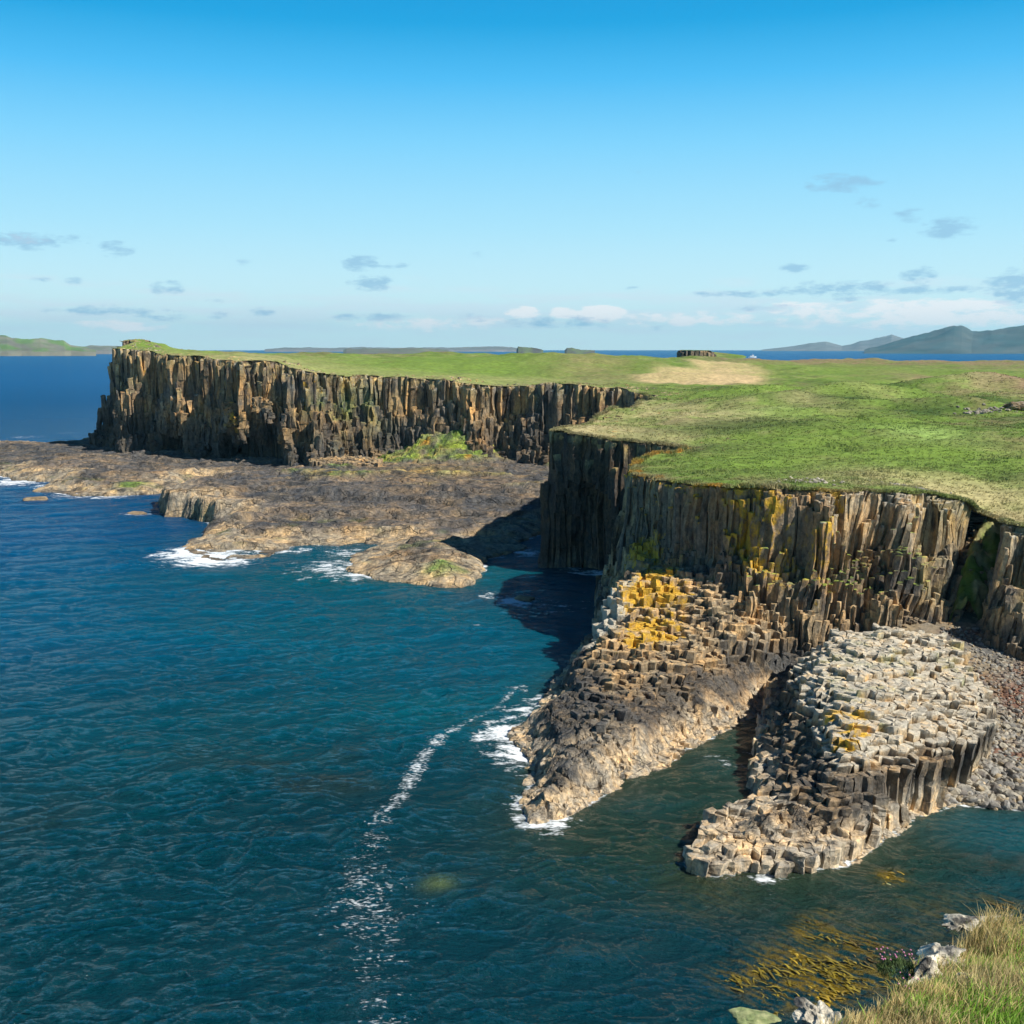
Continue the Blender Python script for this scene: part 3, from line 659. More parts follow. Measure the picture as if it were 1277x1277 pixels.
# little field of broken column tops at the foot of the far cliff
def ptop_h(x, y, rnd):
    a = [W(*p, 5) for p in [(388,586),(470,592),(476,574),(430,572),(388,576)]]
    s = segdist(x, y, np.array(a))
    return np.where(s > 0, 5.2+.5*rnd+.6*fbm(x/5, y/5, 141, 2), np.nan), np.full(x.shape, 2.)
def ptop_col(x, y, z, rnd, h, top):
    c = base_rock(x, y, z, rnd, h, top, 0, True); return cmix(c, TAN*.9, np.where(top, .8, .2))
tag(columns('column_stumps', (-55, 235, -20, 262), 1.0, ptop_h, ptop_col, M_ROCKF, blocks=2, seed=600), kind='structure')

# ------------------------------------------------------------------ rocks
def rock_arrays(seed, sub=3, cuts=9, rough=.10, sq=(1, 1, .75)):
    import bmesh
    rr = random.Random(seed)
    bm = bmesh.new(); bmesh.ops.create_icosphere(bm, subdivisions=sub, radius=1)
    pl = []
    for _ in range(cuts):
        d = Vector((rr.gauss(0, 1), rr.gauss(0, 1), rr.gauss(0, 1))).normalized(); pl.append((d, rr.uniform(.55, .85)))
    V = np.array([v.co[:] for v in bm.verts]); F = np.array([[v.index for v in f.verts] for f in bm.faces]); bm.free()
    for d, k in pl:
        t = V@np.array(d); over = np.maximum(t-k, 0); V = V-over[:, None]*np.array(d)[None]
    V = V*(1+rough*(fbm(V[:, 0]*3+seed, V[:, 1]*3+V[:, 2]*2.3, seed, 3)))[:, None]
    return V*np.array(sq), F
def rock_thing(name, label, cat, loc, scale, colf, mat, seed, rotz=0., group=None, sub=3, cuts=9, rough=.12, sink=.25):
    V, F = rock_arrays(seed, sub, cuts, rough)
    V = V*np.array(scale); c, s = math.cos(rotz), math.sin(rotz)
    V = V@np.array([[c, s, 0], [-s, c, 0], [0, 0, 1]])
    V[:, 2] += scale[2]*.75-sink*scale[2]*1.5
    wc = colf(V[:, 0]+loc[0], V[:, 1]+loc[1], V[:, 2]+loc[2])
    o = quads_np(name, V, F, col=wc, mat=mat, smooth=False); o.location = loc
    if label: tag(o, label, cat, group)
    return o
def shore_col(x, y, z):
    c = np.broadcast_to(TAN*.9, x.shape+(3,)).copy(); c = cmix(c, BROWN*.8, np.clip(.4+1.2*fbm(x/1.5, y/1.5+z, 151, 3), 0, 1))
    return cmix(c, DARK*1.2, sstep(.35, .1, z)*.6)
x, y = W(45, 624); rock_thing('shore_rock', 'small tan rock poking out of the blue sea, left of the rock platform', 'rock', (x, y, -.2), (2.6, 2.2, .95), shore_col, M_BOULD, 3, rotz=.3)
x, y = W(171, 641); rock_thing('shore_rock', 'low tan rock washed by foam, just left of the dark blocky lump of the platform', 'rock', (x, y, -.3), (2.4, 1.8, .8), shore_col, M_BOULD, 5, rotz=.8)
x, y = W(655, 748); rock_thing('shore_rock', 'brown rock ringed with white surf at the foot of the shaded headland', 'rock', (x, y, -.3), (1.3, 1.0, .9), shore_col, M_BOULD, 8, rotz=.2)

# ------------------------------------------------------------------ BEACH
BE = [(1165,1012),(1199,1002),(1230,1006),(1277,1010),(1340,1018)]
be_xy = np.array([W(a, b, 0) for a, b in BE]+[(60, 66), (85, 72), (85, 100), (43, 100), (34, 96), (33, 84)])
be_tps = TPS([W(a, b, z)+(z,) for a, b, z in [(1199,1002,0),(1277,1008,0),(1240,960,.9),(1277,960,1.0),(1240,900,2.2),(1277,900,2.1),(1230,850,3.5),(1277,850,3.4),(1200,815,4.6),(1277,800,4.9),(1180,812,4.8),(1340,860,3.2),(1340,1000,.3)]], .1)
def beach_z(x, y):
    s = segdist(x, y, be_xy); return be_tps(x, y)-sstep(.8, -2.5, s)*1.6+.18*fbm(x/2, y/2, 161, 3), s
X, Y = np.meshgrid(np.arange(26, 88, .35), np.arange(64, 104, .35), indexing='ij')
Z, S = beach_z(X, Y)
k = S > -3
F = grid_faces(*X.shape, k[:-1, :-1] & k[1:, 1:])
V = np.stack([X, Y, Z], -1).reshape(-1, 3)
cc = cmix(cmix(np.broadcast_to(GREY*1.1, X.shape+(3,)).copy(), TAN*.7, np.clip(.4+fbm(X/2, Y/2, 162, 3), 0, 1)), np.array([.17, .065, .035]), np.clip(1.5*fbm(X/5, Y/3, 163, 3), 0, .8)*sstep(1., 2., Z)).reshape(-1, 3)
V, F, (cc,) = compact(V, F, [cc])
tag(quads_np('beach', V, F, col=cc, mat=M_BOULD), kind='structure')
protos = []
for q in range(7):
    V, F = rock_arrays(700+q, sub=2, cuts=8, rough=.10, sq=(1, random.uniform(.6, .9), random.uniform(.5, .75)))
    col = [GREY*1.6, PALE*.75, GREY*1.1, TAN*.8, GREY*2.1, PALE*.6, np.array([.17, .15, .13])][q]
    cc = cmix(np.broadcast_to(col, (len(V), 3)).copy(), PALE*.8, np.clip(.3+.8*fbm(V[:, 0]*2+q, V[:, 1]*2+V[:, 2], 170, 2), 0, .7)*(V[:, 2] > .1))
    protos.append((V, F, cc))
pm = []
rb = random.Random(5)
spots = []
while len(spots) < 7000:
    px = rb.uniform(1172, 1400); py = rb.uniform(792, 1016)
    z = np.interp(py, [792, 1010], [4.9, 0]); x, y = W(px, py, z)
    zz, s = beach_z(np.array([x]), np.array([y]))
    if s[0] < .1: continue
    if px < 1215+(870-py)*.25 and 815 < py < 930: pass
    big = rb.random()
    low = max(0, (py-830)/180)
    r = .10+.16*big**3+low*(.10+.38*rb.random()**4)
    spots.append((r, x, y, float(zz[0]), px, py))
vis = [s for s in spots if s[4] < 1282 and s[5] > 800]
vis.sort(key=lambda s: -s[0]/s[2])
top300 = vis[:300]; ids = set(id(s) for s in top300); rest = [s for s in spots if id(s) not in ids]
for i, (r, x, y, z, px, py) in enumerate(top300):
    q = rb.randrange(7)
    if len(pm) <= q or True:
        key = q
    while len(pm) < 7: pm.append(None)
    if pm[q] is None:
        Vq, Fq, cq = protos[q]; o = quads_np('boulder', Vq, Fq, col=cq, mat=M_BOULD); pm[q] = o
    else:
        o = pm[q].copy(); COL.objects.link(o)
    o.scale = (r*rb.uniform(.85, 1.2),)*3; o.location = (x, y, z+r*.22); o.rotation_euler = (rb.uniform(-.5, .5), rb.uniform(-.5, .5), rb.uniform(0, 6.28))
    tag(o, 'grey angular boulder lying among the loose stones of the beach beside the pale column stack', 'boulder', 'boulders on the stony beach')
VV, FF, CC = [], [], []; off = 0
for r, x, y, z, px, py in rest:
    Vq, Fq, cq = protos[rb.randrange(7)]; a = rb.uniform(0, 6.28); c, s = math.cos(a), math.sin(a)
    t = rb.uniform(-.6, .6); ct, st = math.cos(t), math.sin(t)
    Rm = np.array([[c, -s, 0], [s, c, 0], [0, 0, 1]])@np.array([[1, 0, 0], [0, ct, -st], [0, st, ct]])
    red = np.clip(1.5*fbm(x/5, y/3, 163, 3), 0, .8)*(z > 1.2)
    VV.append(Vq@Rm.T*r+np.array([x, y, z+r*.2])); FF.append(Fq+off); CC.append(cmix(cq, np.array([.16, .065, .035]), np.full(len(cq), float(red)*(rb.random() < .6)))); off += len(Vq)
tag(quads_np('beach_stones', np.concatenate(VV), np.concatenate(FF), col=np.concatenate(CC), mat=M_BOULD), 'loose grey and reddish stones covering the beach between the boulders', 'stones', kind='stuff')

# ------------------------------------------------------------------ outcrops on the turf
def outcrop(name, label, px, py, D, n, sx, sy, rmin, rmax, colv, seed):
    rr = random.Random(seed); cx, cy, _ = WD(px, py, D); VV, FF, CC = [], [], []; off = 0
    for i in range(n):
        x = cx+rr.gauss(0, sx); y = cy+rr.gauss(0, sy)
        if plateau_sd(np.array([x]), np.array([y]))[0][0] < .4: continue
        z = float(z_plateau(np.array([x]), np.array([y]))[0]); r = rr.uniform(rmin, rmax)
        V, F = rock_arrays(rr.randrange(900), sub=1, cuts=7, rough=.1, sq=(1, .7, .6)); a = rr.uniform(0, 6.28); c, s = math.cos(a), math.sin(a)
        V = V@np.array([[c, s, 0], [-s, c, 0], [0, 0, 1]])*r+np.array([x-cx, y-cy, z+r*.12])
        VV.append(V); FF.append(F+off); CC.append(np.broadcast_to(colv*rr.uniform(.75, 1.25), V.shape)); off += len(V)
    z0 = float(z_plateau(np.array([cx]), np.array([cy]))[0]); V = np.concatenate(VV); V[:, 2] -= z0
    o = quads_np(name, V, np.concatenate(FF), col=np.concatenate(CC), mat=M_BOULD); o.location = (cx, cy, z0); tag(o, label, 'stones', kind='stuff')
x, y, z = WD(1268, 523, 168); z = float(z_plateau(np.array([x]), np.array([y]))[0])
def moc(x, y, z): return cmix(np.broadcast_to(BROWN*.75, x.shape+(3,)).copy(), PALE*.6, np.clip(.2+1.4*fbm(x/.7, y/.7+z, 154, 3), 0, .8))
rock_thing('rock_outcrop', 'dark brown mound of broken rock on the green turf at the right edge', 'rock', (x, y, z-.3), (3.6, 2.2, 1.5), moc, M_BOULD, 41, sub=5, cuts=14, rough=.45, sink=.3)
outcrop('rubble', 'low strip of loose grey stones on the turf, left of the dark rock mound', 1228, 525, 166, 60, 2.2, .9, .2, .55, PALE*.55, 2)
outcrop('rubble', 'pale rubble breaking through the turf above the middle of the near cliff edge', 1005, 598, 104, 60, 1.7, 1.3, .10, .34, PALE*.7, 3)
outcrop('rubble', 'pinkish grey slabs in the grass above the right half of the near cliff', 1138, 606, 104.5, 60, 1.4, 1.3, .10, .36, PALE*.7, 4)
outcrop('rubble', 'weathered slabs sloping to the gully beside the green notch in the near cliff', 1185, 617, 104.5, 80, 2.0, 1.3, .10, .30, PALE*.6, 5)

# tufts of grass over the nearer part of the island
rg = np.random.RandomState(4)
nT = 46000
u = rg.rand(nT); D = 93*(250/93.)**u; px = rg.uniform(600, 1400, nT)
x = (px-638.5)/FPX*D*1.03; y = D
sd = psd(x, y); k = sd > .25; x, y, sd = x[k], y[k], sd[k]
P_ = pl_xy[17:len(ST)]; seg = np.linalg.norm(np.diff(P_, axis=0), axis=1); cu = np.r_[0, np.cumsum(seg)]; tt_ = rg.rand(60000)*cu[-1]
rx_ = np.interp(tt_, cu, P_[:, 0])+rg.randn(60000)*1.3; ry_ = np.interp(tt_, cu, P_[:, 1])+rg.randn(60000)*1.3; rs_ = psd(rx_, ry_)
kk = (rs_ > -.02) & (rs_ < .55); rx_, ry_, rs_ = rx_[kk][:14000], ry_[kk][:14000], rs_[kk][:14000]
x = np.r_[x, rx_]; y = np.r_[y, ry_]; sd = np.r_[sd, rs_]
z = z_plateau(x, y)-.05*(sd < .2); c0 = turf_col(x, y, np.maximum(sd, 0))
nT = len(x); hgt = (.08+.15*rg.rand(nT)**2)*(.7+.8*sstep(.1, .5, fbm(x/5, y/5, 181, 3)))*np.where(sd < .55, 1.5, 1.)
nb = 5
VV = np.zeros((nT, nb, 3, 3)); CCt = np.zeros((nT, nb, 3, 3))
for b in range(nb):
    a = rg.rand(nT)*6.28; w = .05+.06*rg.rand(nT); lx = rg.randn(nT)*.12+.06; ly = rg.randn(nT)*.12; ox = rg.randn(nT)*.14; oy = rg.randn(nT)*.14
    VV[:, b, 0] = np.stack([x+ox-np.cos(a)*w, y+oy-np.sin(a)*w, z-.05], -1); VV[:, b, 1] = np.stack([x+ox+np.cos(a)*w, y+oy+np.sin(a)*w, z-.05], -1)
    VV[:, b, 2] = np.stack([x+ox+lx, y+oy+ly, z+hgt], -1)
    f = (.9+.35*rg.rand(nT))[:, None]; CCt[:, b, 0] = c0*f; CCt[:, b, 1] = c0*f; CCt[:, b, 2] = cmix(c0, STRAW, np.full(nT, .25))*f
n3 = nT*nb
tag(quads_np('grass_tufts', VV.reshape(-1, 3), np.arange(n3*3).reshape(-1, 3), col=CCt.reshape(-1, 3), mat=M_BLADE), 'short wind-blown grass tufts covering the green top of the island', 'grass', kind='stuff')

# ------------------------------------------------------------------ SEA
th_f = np.radians(np.linspace(-33, 31, 860)); th_c = np.radians(np.linspace(31, 327, 60)[1:-1])
th = np.concatenate([th_f, th_c])
r = np.concatenate([[0.5, 12, 24, 34], np.exp(np.linspace(math.log(40), math.log(430), 960)), np.exp(np.linspace(math.log(440), math.log(12500), 60))])
Rr, Th = np.meshgrid(r, th, indexing='ij')
X = Rr*np.sin(Th); Y = Rr*np.cos(Th)
rw = np.random.RandomState(12)
Z = np.zeros_like(X); DX = np.zeros_like(X); DY = np.zeros_like(X)
shel = .55+.45*sstep(30, -30, X+0*Y)           # calmer in the lee on the right
for lam in [14, 10.5, 8.1, 6.3, 5.0, 4.1, 3.3, 2.7, 2.2, 1.8, 1.5, 1.22, 1.0, .85]:
    for q in range(4):
        a = R(-76)+rw.randn()*R(40); k = 2*math.pi/lam; kx, ky = math.cos(a)*k, math.sin(a)*k
        amp = .0105*lam**.93*rw.uniform(.6, 1.3)*(.35 if lam < 2 else .5); ph = rw.rand()*6.28
        mod = .55+.45*np.sin(X*kx*.13+Y*ky*.11+ph*2+rw.randn()*3+X*.05*rw.randn())
        p = kx*X+ky*Y+ph+.9*np.sin((X*ky-Y*kx)*.17+ph)
        fade = sstep(lam/(.0028*4), lam/(.0028*9), Rr)
        A = amp*mod*fade
        Z += A*np.sin(p); DX += A*.75*np.cos(p)*math.cos(a); DY += A*.75*np.cos(p)*math.sin(a)
wpx = X+1.3*fbm(X/3.5, Y/3.5, 401, 2); wpy = Y+1.3*fbm(X/3.5+9, Y/3.5, 403, 2)
for Lm, rot, am in [(2.6, 12, .062), (1.7, -24, .052), (1.25, 30, .042), (.85, -8, .034), (.62, 22, .024), (.45, -30, .016)]:
    cr_, sr_ = math.cos(R(rot)), math.sin(R(rot)); u = (wpx*cr_+wpy*sr_)/(Lm*1.7); v = (-wpx*sr_+wpy*cr_)/(Lm*.8)
    rdg = 1-np.abs(2*vn(u, v, 410+int(Lm*100))-1); fade = sstep(Lm/.018, Lm/.006, Rr)
    Z += am*(1-fade)*(rdg**1.5-.4)*1.9*(.55+.9*vn(X/9, Y/6, 430+int(Lm*10)))
ends = sstep(40, 44, Rr)*sstep(430, 380, Rr)*sstep(R(-33), R(-32.5), Th)*sstep(R(31), R(30.5), Th)
env = (.8+.4*vn(X/30, Y/22, 7))*shel*ends
Z *= env; X2 = X+DX*env; Y2 = Y+DY*env

# where the water is pale with foam
near = (Rr > 39) & (Rr < 440) & (np.abs(Th) < R(33.2))
xn, yn = X[near], Y[near]
land = np.full(xn.shape, -1e9)
for poly in (pw_xy, cw_xy, sk_xy, be_xy, pl_xy):
    land = np.maximum(land, segdist(xn, yn, poly))
dist = np.maximum(-land, 0)
fo = np.zeros(xn.shape)
for px_, py_, rr_, st_ in [(20,600,11,1.3),(-20,595,10,1.2),(60,606,7,.9),(100,617,8,1.0),(140,618,7,1.2),(165,618,4,.8),(235,690,6,1.5),(262,697,7,1.5),(290,699,5,1.2),(330,697,4,.6),(370,686,3.5,1),(395,684,3,.6),(172,641,4,1.0),(205,602,4,.9),
                        (415,708,7,1.05),(430,690,5,1.0),(440,718,5,1.1),(400,716,6,.7),(656,690,3.5,1.2),(645,750,3.2,1.5),(620,745,4.5,.8),(690,757,5,.7),(735,755,5,.6),(770,748,2.5,1.0),
                        (636,915,3.4,1.35),(645,940,3,1.3),(655,890,3,1.1),(668,873,2.5,.9),(640,960,2.5,.7),(655,1000,1.6,1.2),(668,1022,1.8,1.5),(690,1024,1.8,1.2),(720,1014,1.8,.7),(655,860,2,.7),
                        (905,950,2.0,.8),(925,940,2,.4),(945,1092,1.8,.9),(925,1096,1.6,.7),(990,1094,1.2,.4),(870,1092,1.2,.4),(630,935,3,.8),(85,540,8,.7),(30,545,10,.8)]:
    gx, gy = W(px_, py_); fo = np.maximum(fo, st_*np.exp(-((xn-gx)/rr_)**2-((yn-gy)/(rr_*1.15))**2))
fo *= np.where(dist < 12, 1, .9)
fo = fo*.9; fo = np.maximum(fo, (.85+.5*fbm(xn/4, yn/4, 195, 2))*np.exp(-(dist/.5)**2))
foam = np.zeros_like(X); foam[near] = fo
stk = np.zeros_like(X)
SP_ = [(646,856,.5,.9),(620,882,.7,.8),(585,900,.6,.9),(545,925,.9,1.0),(525,945,1.2,1.0),(505,985,1.0,.95),(490,1005,.9,.95),(470,1035,1.3,.75),(455,1080,2.3,.65),(455,1130,3.0,.85),(470,1150,3.3,.75),(470,1200,2.6,.6),(475,1250,2.1,.6),(490,1290,2.2,.6)]
pts = np.array([W(a, b) for a, b, _, _ in SP_]); vals = np.array([(w, s) for _, _, w, s in SP_])
d, v = segdist(xn, yn, pts, False, vals)
st = v[:, 1]*np.exp(-(d/v[:, 0])**2)
for line in ([(560,757),(600,748),(625,740),(640,732)], [(645,755),(690,760),(740,757)], [(20,740),(60,728),(110,716),(170,706),(260,704)], [(640,880),(625,920),(630,960),(650,1000)]):
    d = segdist(xn, yn, np.array([W(a, b) for a, b in line]), False)
    st = np.maximum(st, (.5 if line[0][0] != 20 else .33)*np.exp(-(d/(.45 if line[0][0] != 20 else 3.0))**2))
stk[near] = st
# body colour of the water: deep blue, teal over sand, brown over weed, murky green in the inlets
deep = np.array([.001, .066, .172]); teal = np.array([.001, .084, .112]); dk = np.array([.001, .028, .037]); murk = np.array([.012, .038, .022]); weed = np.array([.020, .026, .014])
wc = np.broadcast_to(deep, X.shape+(3,)).copy()
n = fbm(X/40, Y/25, 191, 3); n2 = fbm(X/11, Y/6, 192, 3)
wc = cmix(wc, teal, np.clip(sstep(250, 130, Rr)+.35*n-.6*sstep(-15, -60, X), 0, 1))
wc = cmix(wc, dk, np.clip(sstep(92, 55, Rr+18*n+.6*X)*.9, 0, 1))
wc = cmix(wc, weed, np.clip(1.5*n2-.25+.6*n, 0, .75)*sstep(100, 62, Rr+10*n))
mk = np.zeros_like(X)
for px_, py_, rr_ in [(860,980,9),(920,930,7),(780,1050,9),(1000,1110,7),(1100,1080,8),(850,1080,7),(890,1020,8)]:
    gx, gy = W(px_, py_); mk = np.maximum(mk, np.exp(-((X-gx)**2+(Y-gy)**2)/rr_**2))
wc = cmix(wc, murk, mk*.85)
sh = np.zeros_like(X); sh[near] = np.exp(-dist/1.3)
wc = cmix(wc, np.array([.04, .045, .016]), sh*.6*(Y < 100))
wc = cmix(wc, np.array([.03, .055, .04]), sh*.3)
for px_, py_, rr_, cc, w in [(600,745,5,np.array([.03, .055, .085]),.5),(545,1105,.9,np.array([.10, .14, .05]),.8),(1105,1100,1.3,np.array([.10,.16,.06]),.0)]:
    gx, gy = W(px_, py_); wc = cmix(wc, cc, w*np.exp(-((X-gx)**2+(Y-gy)**2)/rr_**2))
for px_, py_, rr_, ss in [(1110,1094,.8,1),(1012,1150,.7,.7),(1035,1140,.6,.6),(1036,1168,.8,.9),(1000,1165,.8,.7),(957,1206,1.2,.9),(1015,1205,2.0,1),(1035,1222,1.8,1),(1018,1238,1.2,1),(1085,1188,1.8,.5),(1075,1175,1.3,.5),(1101,1224,.8,.8),(915,1220,1.2,.6),(965,1240,1.2,.8),(1245,1130,1.8,.35),(880,1120,2.5,.15),(1180,1150,3,.25)]:
    gx, gy = W(px_, py_); g = ss*np.exp(-((X-gx)/rr_)**2-((Y-gy)/rr_)**2)
    if g.max() < .01: continue
    m_ = g > .02; xm, ym = X[m_], Y[m_]; u = (xm*.77-ym*.64); v = (xm*.64+ym*.77)
    rib = np.clip(2.4*fbm(u/.9, v/.16, 197, 3)+.35, 0, 1)*g[m_]*1.3
    wc[m_] = cmix(wc[m_], np.array([.17, .115, .008]), np.clip(rib, 0, .85))
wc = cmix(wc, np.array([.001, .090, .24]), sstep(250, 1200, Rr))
nr, nt_ = X.shape
V = np.stack([X2, Y2, Z], -1).reshape(-1, 3)
i, j = np.meshgrid(np.arange(nr-1), np.arange(nt_), indexing='ij'); j2 = (j+1) % nt_
F = np.stack([i*nt_+j, (i+1)*nt_+j, (i+1)*nt_+j2, i*nt_+j2], -1).reshape(-1, 4)[:, ::-1]

m = bpy.data.materials.new('sea_water'); nt = nodes(m); L = nt.links.new
out = N(nt, 'ShaderNodeOutputMaterial'); b = N(nt, 'ShaderNodeBsdfPrincipled', i_Roughness=.14, i_IOR=1.33); b.inputs['Specular IOR Level'].default_value = .42
at = N(nt, 'ShaderNodeAttribute', attribute_name='Col'); L(at.outputs['Color'], b.inputs['Base Color'])
sa_ = N(nt, 'ShaderNodeAttribute', attribute_name='calm'); 
geo = N(nt, 'ShaderNodeNewGeometry')
def wn(scale, sy, rot, det, seed_off):
    mp = N(nt, 'ShaderNodeMapping'); mp.inputs['Scale'].default_value = (1, sy, 1); mp.inputs['Rotation'].default_value = (0, 0, rot); mp.inputs['Location'].default_value = (seed_off, 0, 0)
    L(geo.outputs['Position'], mp.inputs['Vector'])
    t = N(nt, 'ShaderNodeTexNoise', i_Scale=scale, i_Detail=det, i_Roughness=.55); L(mp.outputs[0], t.inputs['Vector']); return t.outputs['Fac']
h = None
nrm = None
for sc_, sy, rot, det, dist_, stg in [(1.7, 1.5, .30, 6, .33, 1.0), (4.2, 1.4, -.25, 5, .18, 1.0), (10., 1.3, .2, 3, .06, 1.0), (.5, 1.8, .3, 3, .35, .7), (.12, 2.2, .1, 4, 1.2, .6)]:
    f = wn(sc_, sy, rot, det, sc_*10)
    bp = N(nt, 'ShaderNodeBump', i_Strength=stg, i_Distance=dist_); L(f, bp.inputs['Height'])
    if nrm is not None: L(nrm, bp.inputs['Normal'])
    nrm = bp.outputs[0]
b.inputs['Specular IOR Level'].default_value = 0; b.inputs['Roughness'].default_value = 1.0; L(nrm, b.inputs['Normal'])
gl = N(nt, 'ShaderNodeBsdfGlossy', i_Roughness=.07); L(nrm, gl.inputs['Normal']); fr = N(nt, 'ShaderNodeFresnel', i_IOR=1.33); L(nrm, fr.inputs['Normal'])
cap = N(nt, 'ShaderNodeMath', operation='MINIMUM'); L(fr.outputs[0], cap.inputs[0]); L(sa_.outputs['Fac'], cap.inputs[1])
wat = N(nt, 'ShaderNodeMixShader'); L(cap.outputs[0], wat.inputs[0]); L(b.outputs[0], wat.inputs[1]); L(gl.outputs[0], wat.inputs[2])
fa = N(nt, 'ShaderNodeAttribute', attribute_name='foam'); sa = N(nt, 'ShaderNodeAttribute', attribute_name='streak')
def mth(op, a, b_=None, c=None, clamp=False):
    n_ = N(nt, 'ShaderNodeMath', operation=op); n_.use_clamp = clamp
    for i_, v_ in enumerate((a, b_, c)):
        if v_ is None: continue
        if isinstance(v_, (int, float)): n_.inputs[i_].default_value = v_
        else: L(v_, n_.inputs[i_])
    return n_.outputs[0]
fn1 = wn(.55, 1.8, .2, 9, 40); fn2 = wn(3.2, 1.9, -.1, 5, 70)
# surf: threshold falls as foam rises
f1 = mth('SUBTRACT', mth('ADD', mth('MULTIPLY', fa.outputs['Fac'], .46), mth('ADD', mth('MULTIPLY', fn1, 1.1), mth('MULTIPLY', fn2, .6))), 1.20)
f1 = mth('MULTIPLY', f1, 5.0, clamp=True)
f2 = mth('SUBTRACT', mth('ADD', mth('MULTIPLY', sa.outputs['Fac'], .235), mth('ADD', mth('MULTIPLY', fn2, .62), mth('MULTIPLY', fn1, .38))), .70)
f2 = mth('MULTIPLY', mth('MULTIPLY', f2, 5.5, clamp=True), mth('GREATER_THAN', sa.outputs['Fac'], .05))
ff = mth('MAXIMUM', f1, f2)
# scattered whitecaps offshore
fn3 = wn(.11, 2.4, .1, 8, 11)
wcp = mth('MULTIPLY', mth('SUBTRACT', fn3, .72), 20, clamp=True)
ff = mth('MAXIMUM', ff, mth('MULTIPLY', wcp, .8))
df = N(nt, 'ShaderNodeBsdfDiffuse'); df.inputs['Color'].default_value = (.78, .82, .84, 1)
mx = N(nt, 'ShaderNodeMixShader'); L(mth('MULTIPLY', ff, .92), mx.inputs[0]); L(wat.outputs[0], mx.inputs[1]); L(df.outputs[0], mx.inputs[2]); L(mx.outputs[0], out.inputs[0])
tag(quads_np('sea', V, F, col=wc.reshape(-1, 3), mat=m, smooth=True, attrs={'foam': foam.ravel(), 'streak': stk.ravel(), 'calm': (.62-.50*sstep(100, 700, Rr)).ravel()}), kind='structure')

# ------------------------------------------------------------------ FAR LAND
def hills(name, prof, D, depth, gcol, ccol, cliff=0., seed=0, rough=.12, label=None, cat=None):
    """prof: px,py of the skyline. A ridge with rounded front and back slopes, depth metres deep."""
    P = np.array(prof, float); px = np.arange(P[0, 0], P[-1, 0]+.01, .7); py = np.interp(px, P[:, 0], P[:, 1])
    ztop = np.array([max(WD(a, b_, D)[2], 0) for a, b_ in zip(px, py)]); xs_ = np.array([WD(a, b_, D)[0] for a, b_ in zip(px, py)])
    hm = max(ztop.max(), 1)
    t = np.linspace(-1, 1, 41); X, T = np.meshgrid(xs_, t, indexing='ij')
    prof_t = np.where(T < 0, 1-np.abs(T)**1.5, 1-np.abs(T)**2)
    Zt = ztop[:, None]
    Yy = D+T*depth*(.75+.25*(Zt/hm))
    n_ = fbm(X/(hm*1.6)+seed, Yy/(hm*1.6), seed, 5)
    Z = Zt*prof_t*(1+rough*2.2*n_*(1-np.abs(T)))
    if cliff: Z = np.where(np.abs(T) > .97, -3, np.maximum(Z, np.minimum(cliff, Zt*.9)*sstep(1, .93, np.abs(T))*(1+.15*fbm(X/(cliff*1.5), Yy/50, seed+2, 3))))
    else: Z = Z-(np.abs(T) > .97)*3
    # keep the crest on the photographed skyline
    V = np.stack([X*(Yy/D), Yy, Z], -1).reshape(-1, 3)
    steep = (np.abs(T) > .9) if cliff else (np.abs(T) > 2)
    c = cmix(np.broadcast_to(np.array(gcol), X.shape+(3,)).copy(), np.array(ccol), np.where(steep, .9, np.clip(.3+1.6*fbm(X/(hm*.8), Yy/(hm*.9), seed+5, 5), 0, .9)))
    o = quads_np(name, V, grid_faces(*X.shape), col=c.reshape(-1, 3), mat=M_HILL, smooth=True)
    return tag(o, label, cat, kind='structure')
hills('distant_hills', [(1078,436.5),(1085,434),(1095,432.5),(1104,430),(1112,427),(1122,423.5),(1140,418),(1155,416),(1168,413.5),(1180,410.5),(1190,409.3),(1200,410),(1206,412),(1213,415),(1226,414.5),(1240,412),(1256,410.8),(1277,408),(1310,403),(1360,400),(1420,408),(1500,425),(1540,436)],
      6500, 1200, (.045, .085, .085), (.08, .095, .09), seed=31, rough=.2)  # hill colours tinted blue, so part of the haze is painted in
hills('distant_mountains', [(950,436),(990,432),(1010,428),(1030,427),(1050,432),(1062,430),(1072,426),(1085,424),(1100,420),(1112,417.5),(1122,420),(1140,424),(1170,428),(1200,436)], 11000, 1400, (.16, .16, .15), (.2, .19, .18), seed=41)
hills('distant_green_island', [(-80,430),(-60,424),(-30,420),(-8,417.5),(0,418.3),(8,418.5),(16,421.5),(26,423.5),(38,422),(50,421.8),(60,424.5),(70,426),(80,427),(84,429.5),(88,431.5),(105,432),(120,436)], 4300, 380, (.12, .20, .05), (.20, .18, .14), cliff=18, seed=51)
hills('distant_low_headland', [(60,434),(80,432.5),(110,431.5),(140,431.2),(170,432),(200,435)], 5600, 500, (.15, .16, .10), (.2, .18, .16), cliff=18, seed=61)
hills('distant_low_coast', [(330,435.6),(350,434),(380,433.5),(420,434),(450,433.2),(490,434),(530,433.4),(570,433.6),(600,432.6),(620,432.0),(640,433.5),(652,435),(670,436)], 8800, 800, (.16, .16, .13), (.2, .18, .17), cliff=15, seed=71)
hills('distant_flat_island', [(428,437),(432,435.4),(450,435.2),(480,435),(500,434.3),(520,434.8),(548,435.4),(560,437)], 5200, 300, (.13, .14, .08), (.16, .12, .10), cliff=5, seed=81)
hills('distant_islet', [(644,437),(646,432.5),(652,431.6),(660,432.3),(668,433.6),(674,435.5),(678,437)], 3900, 60, (.12, .15, .06), (.08, .07, .065), cliff=9, seed=91)
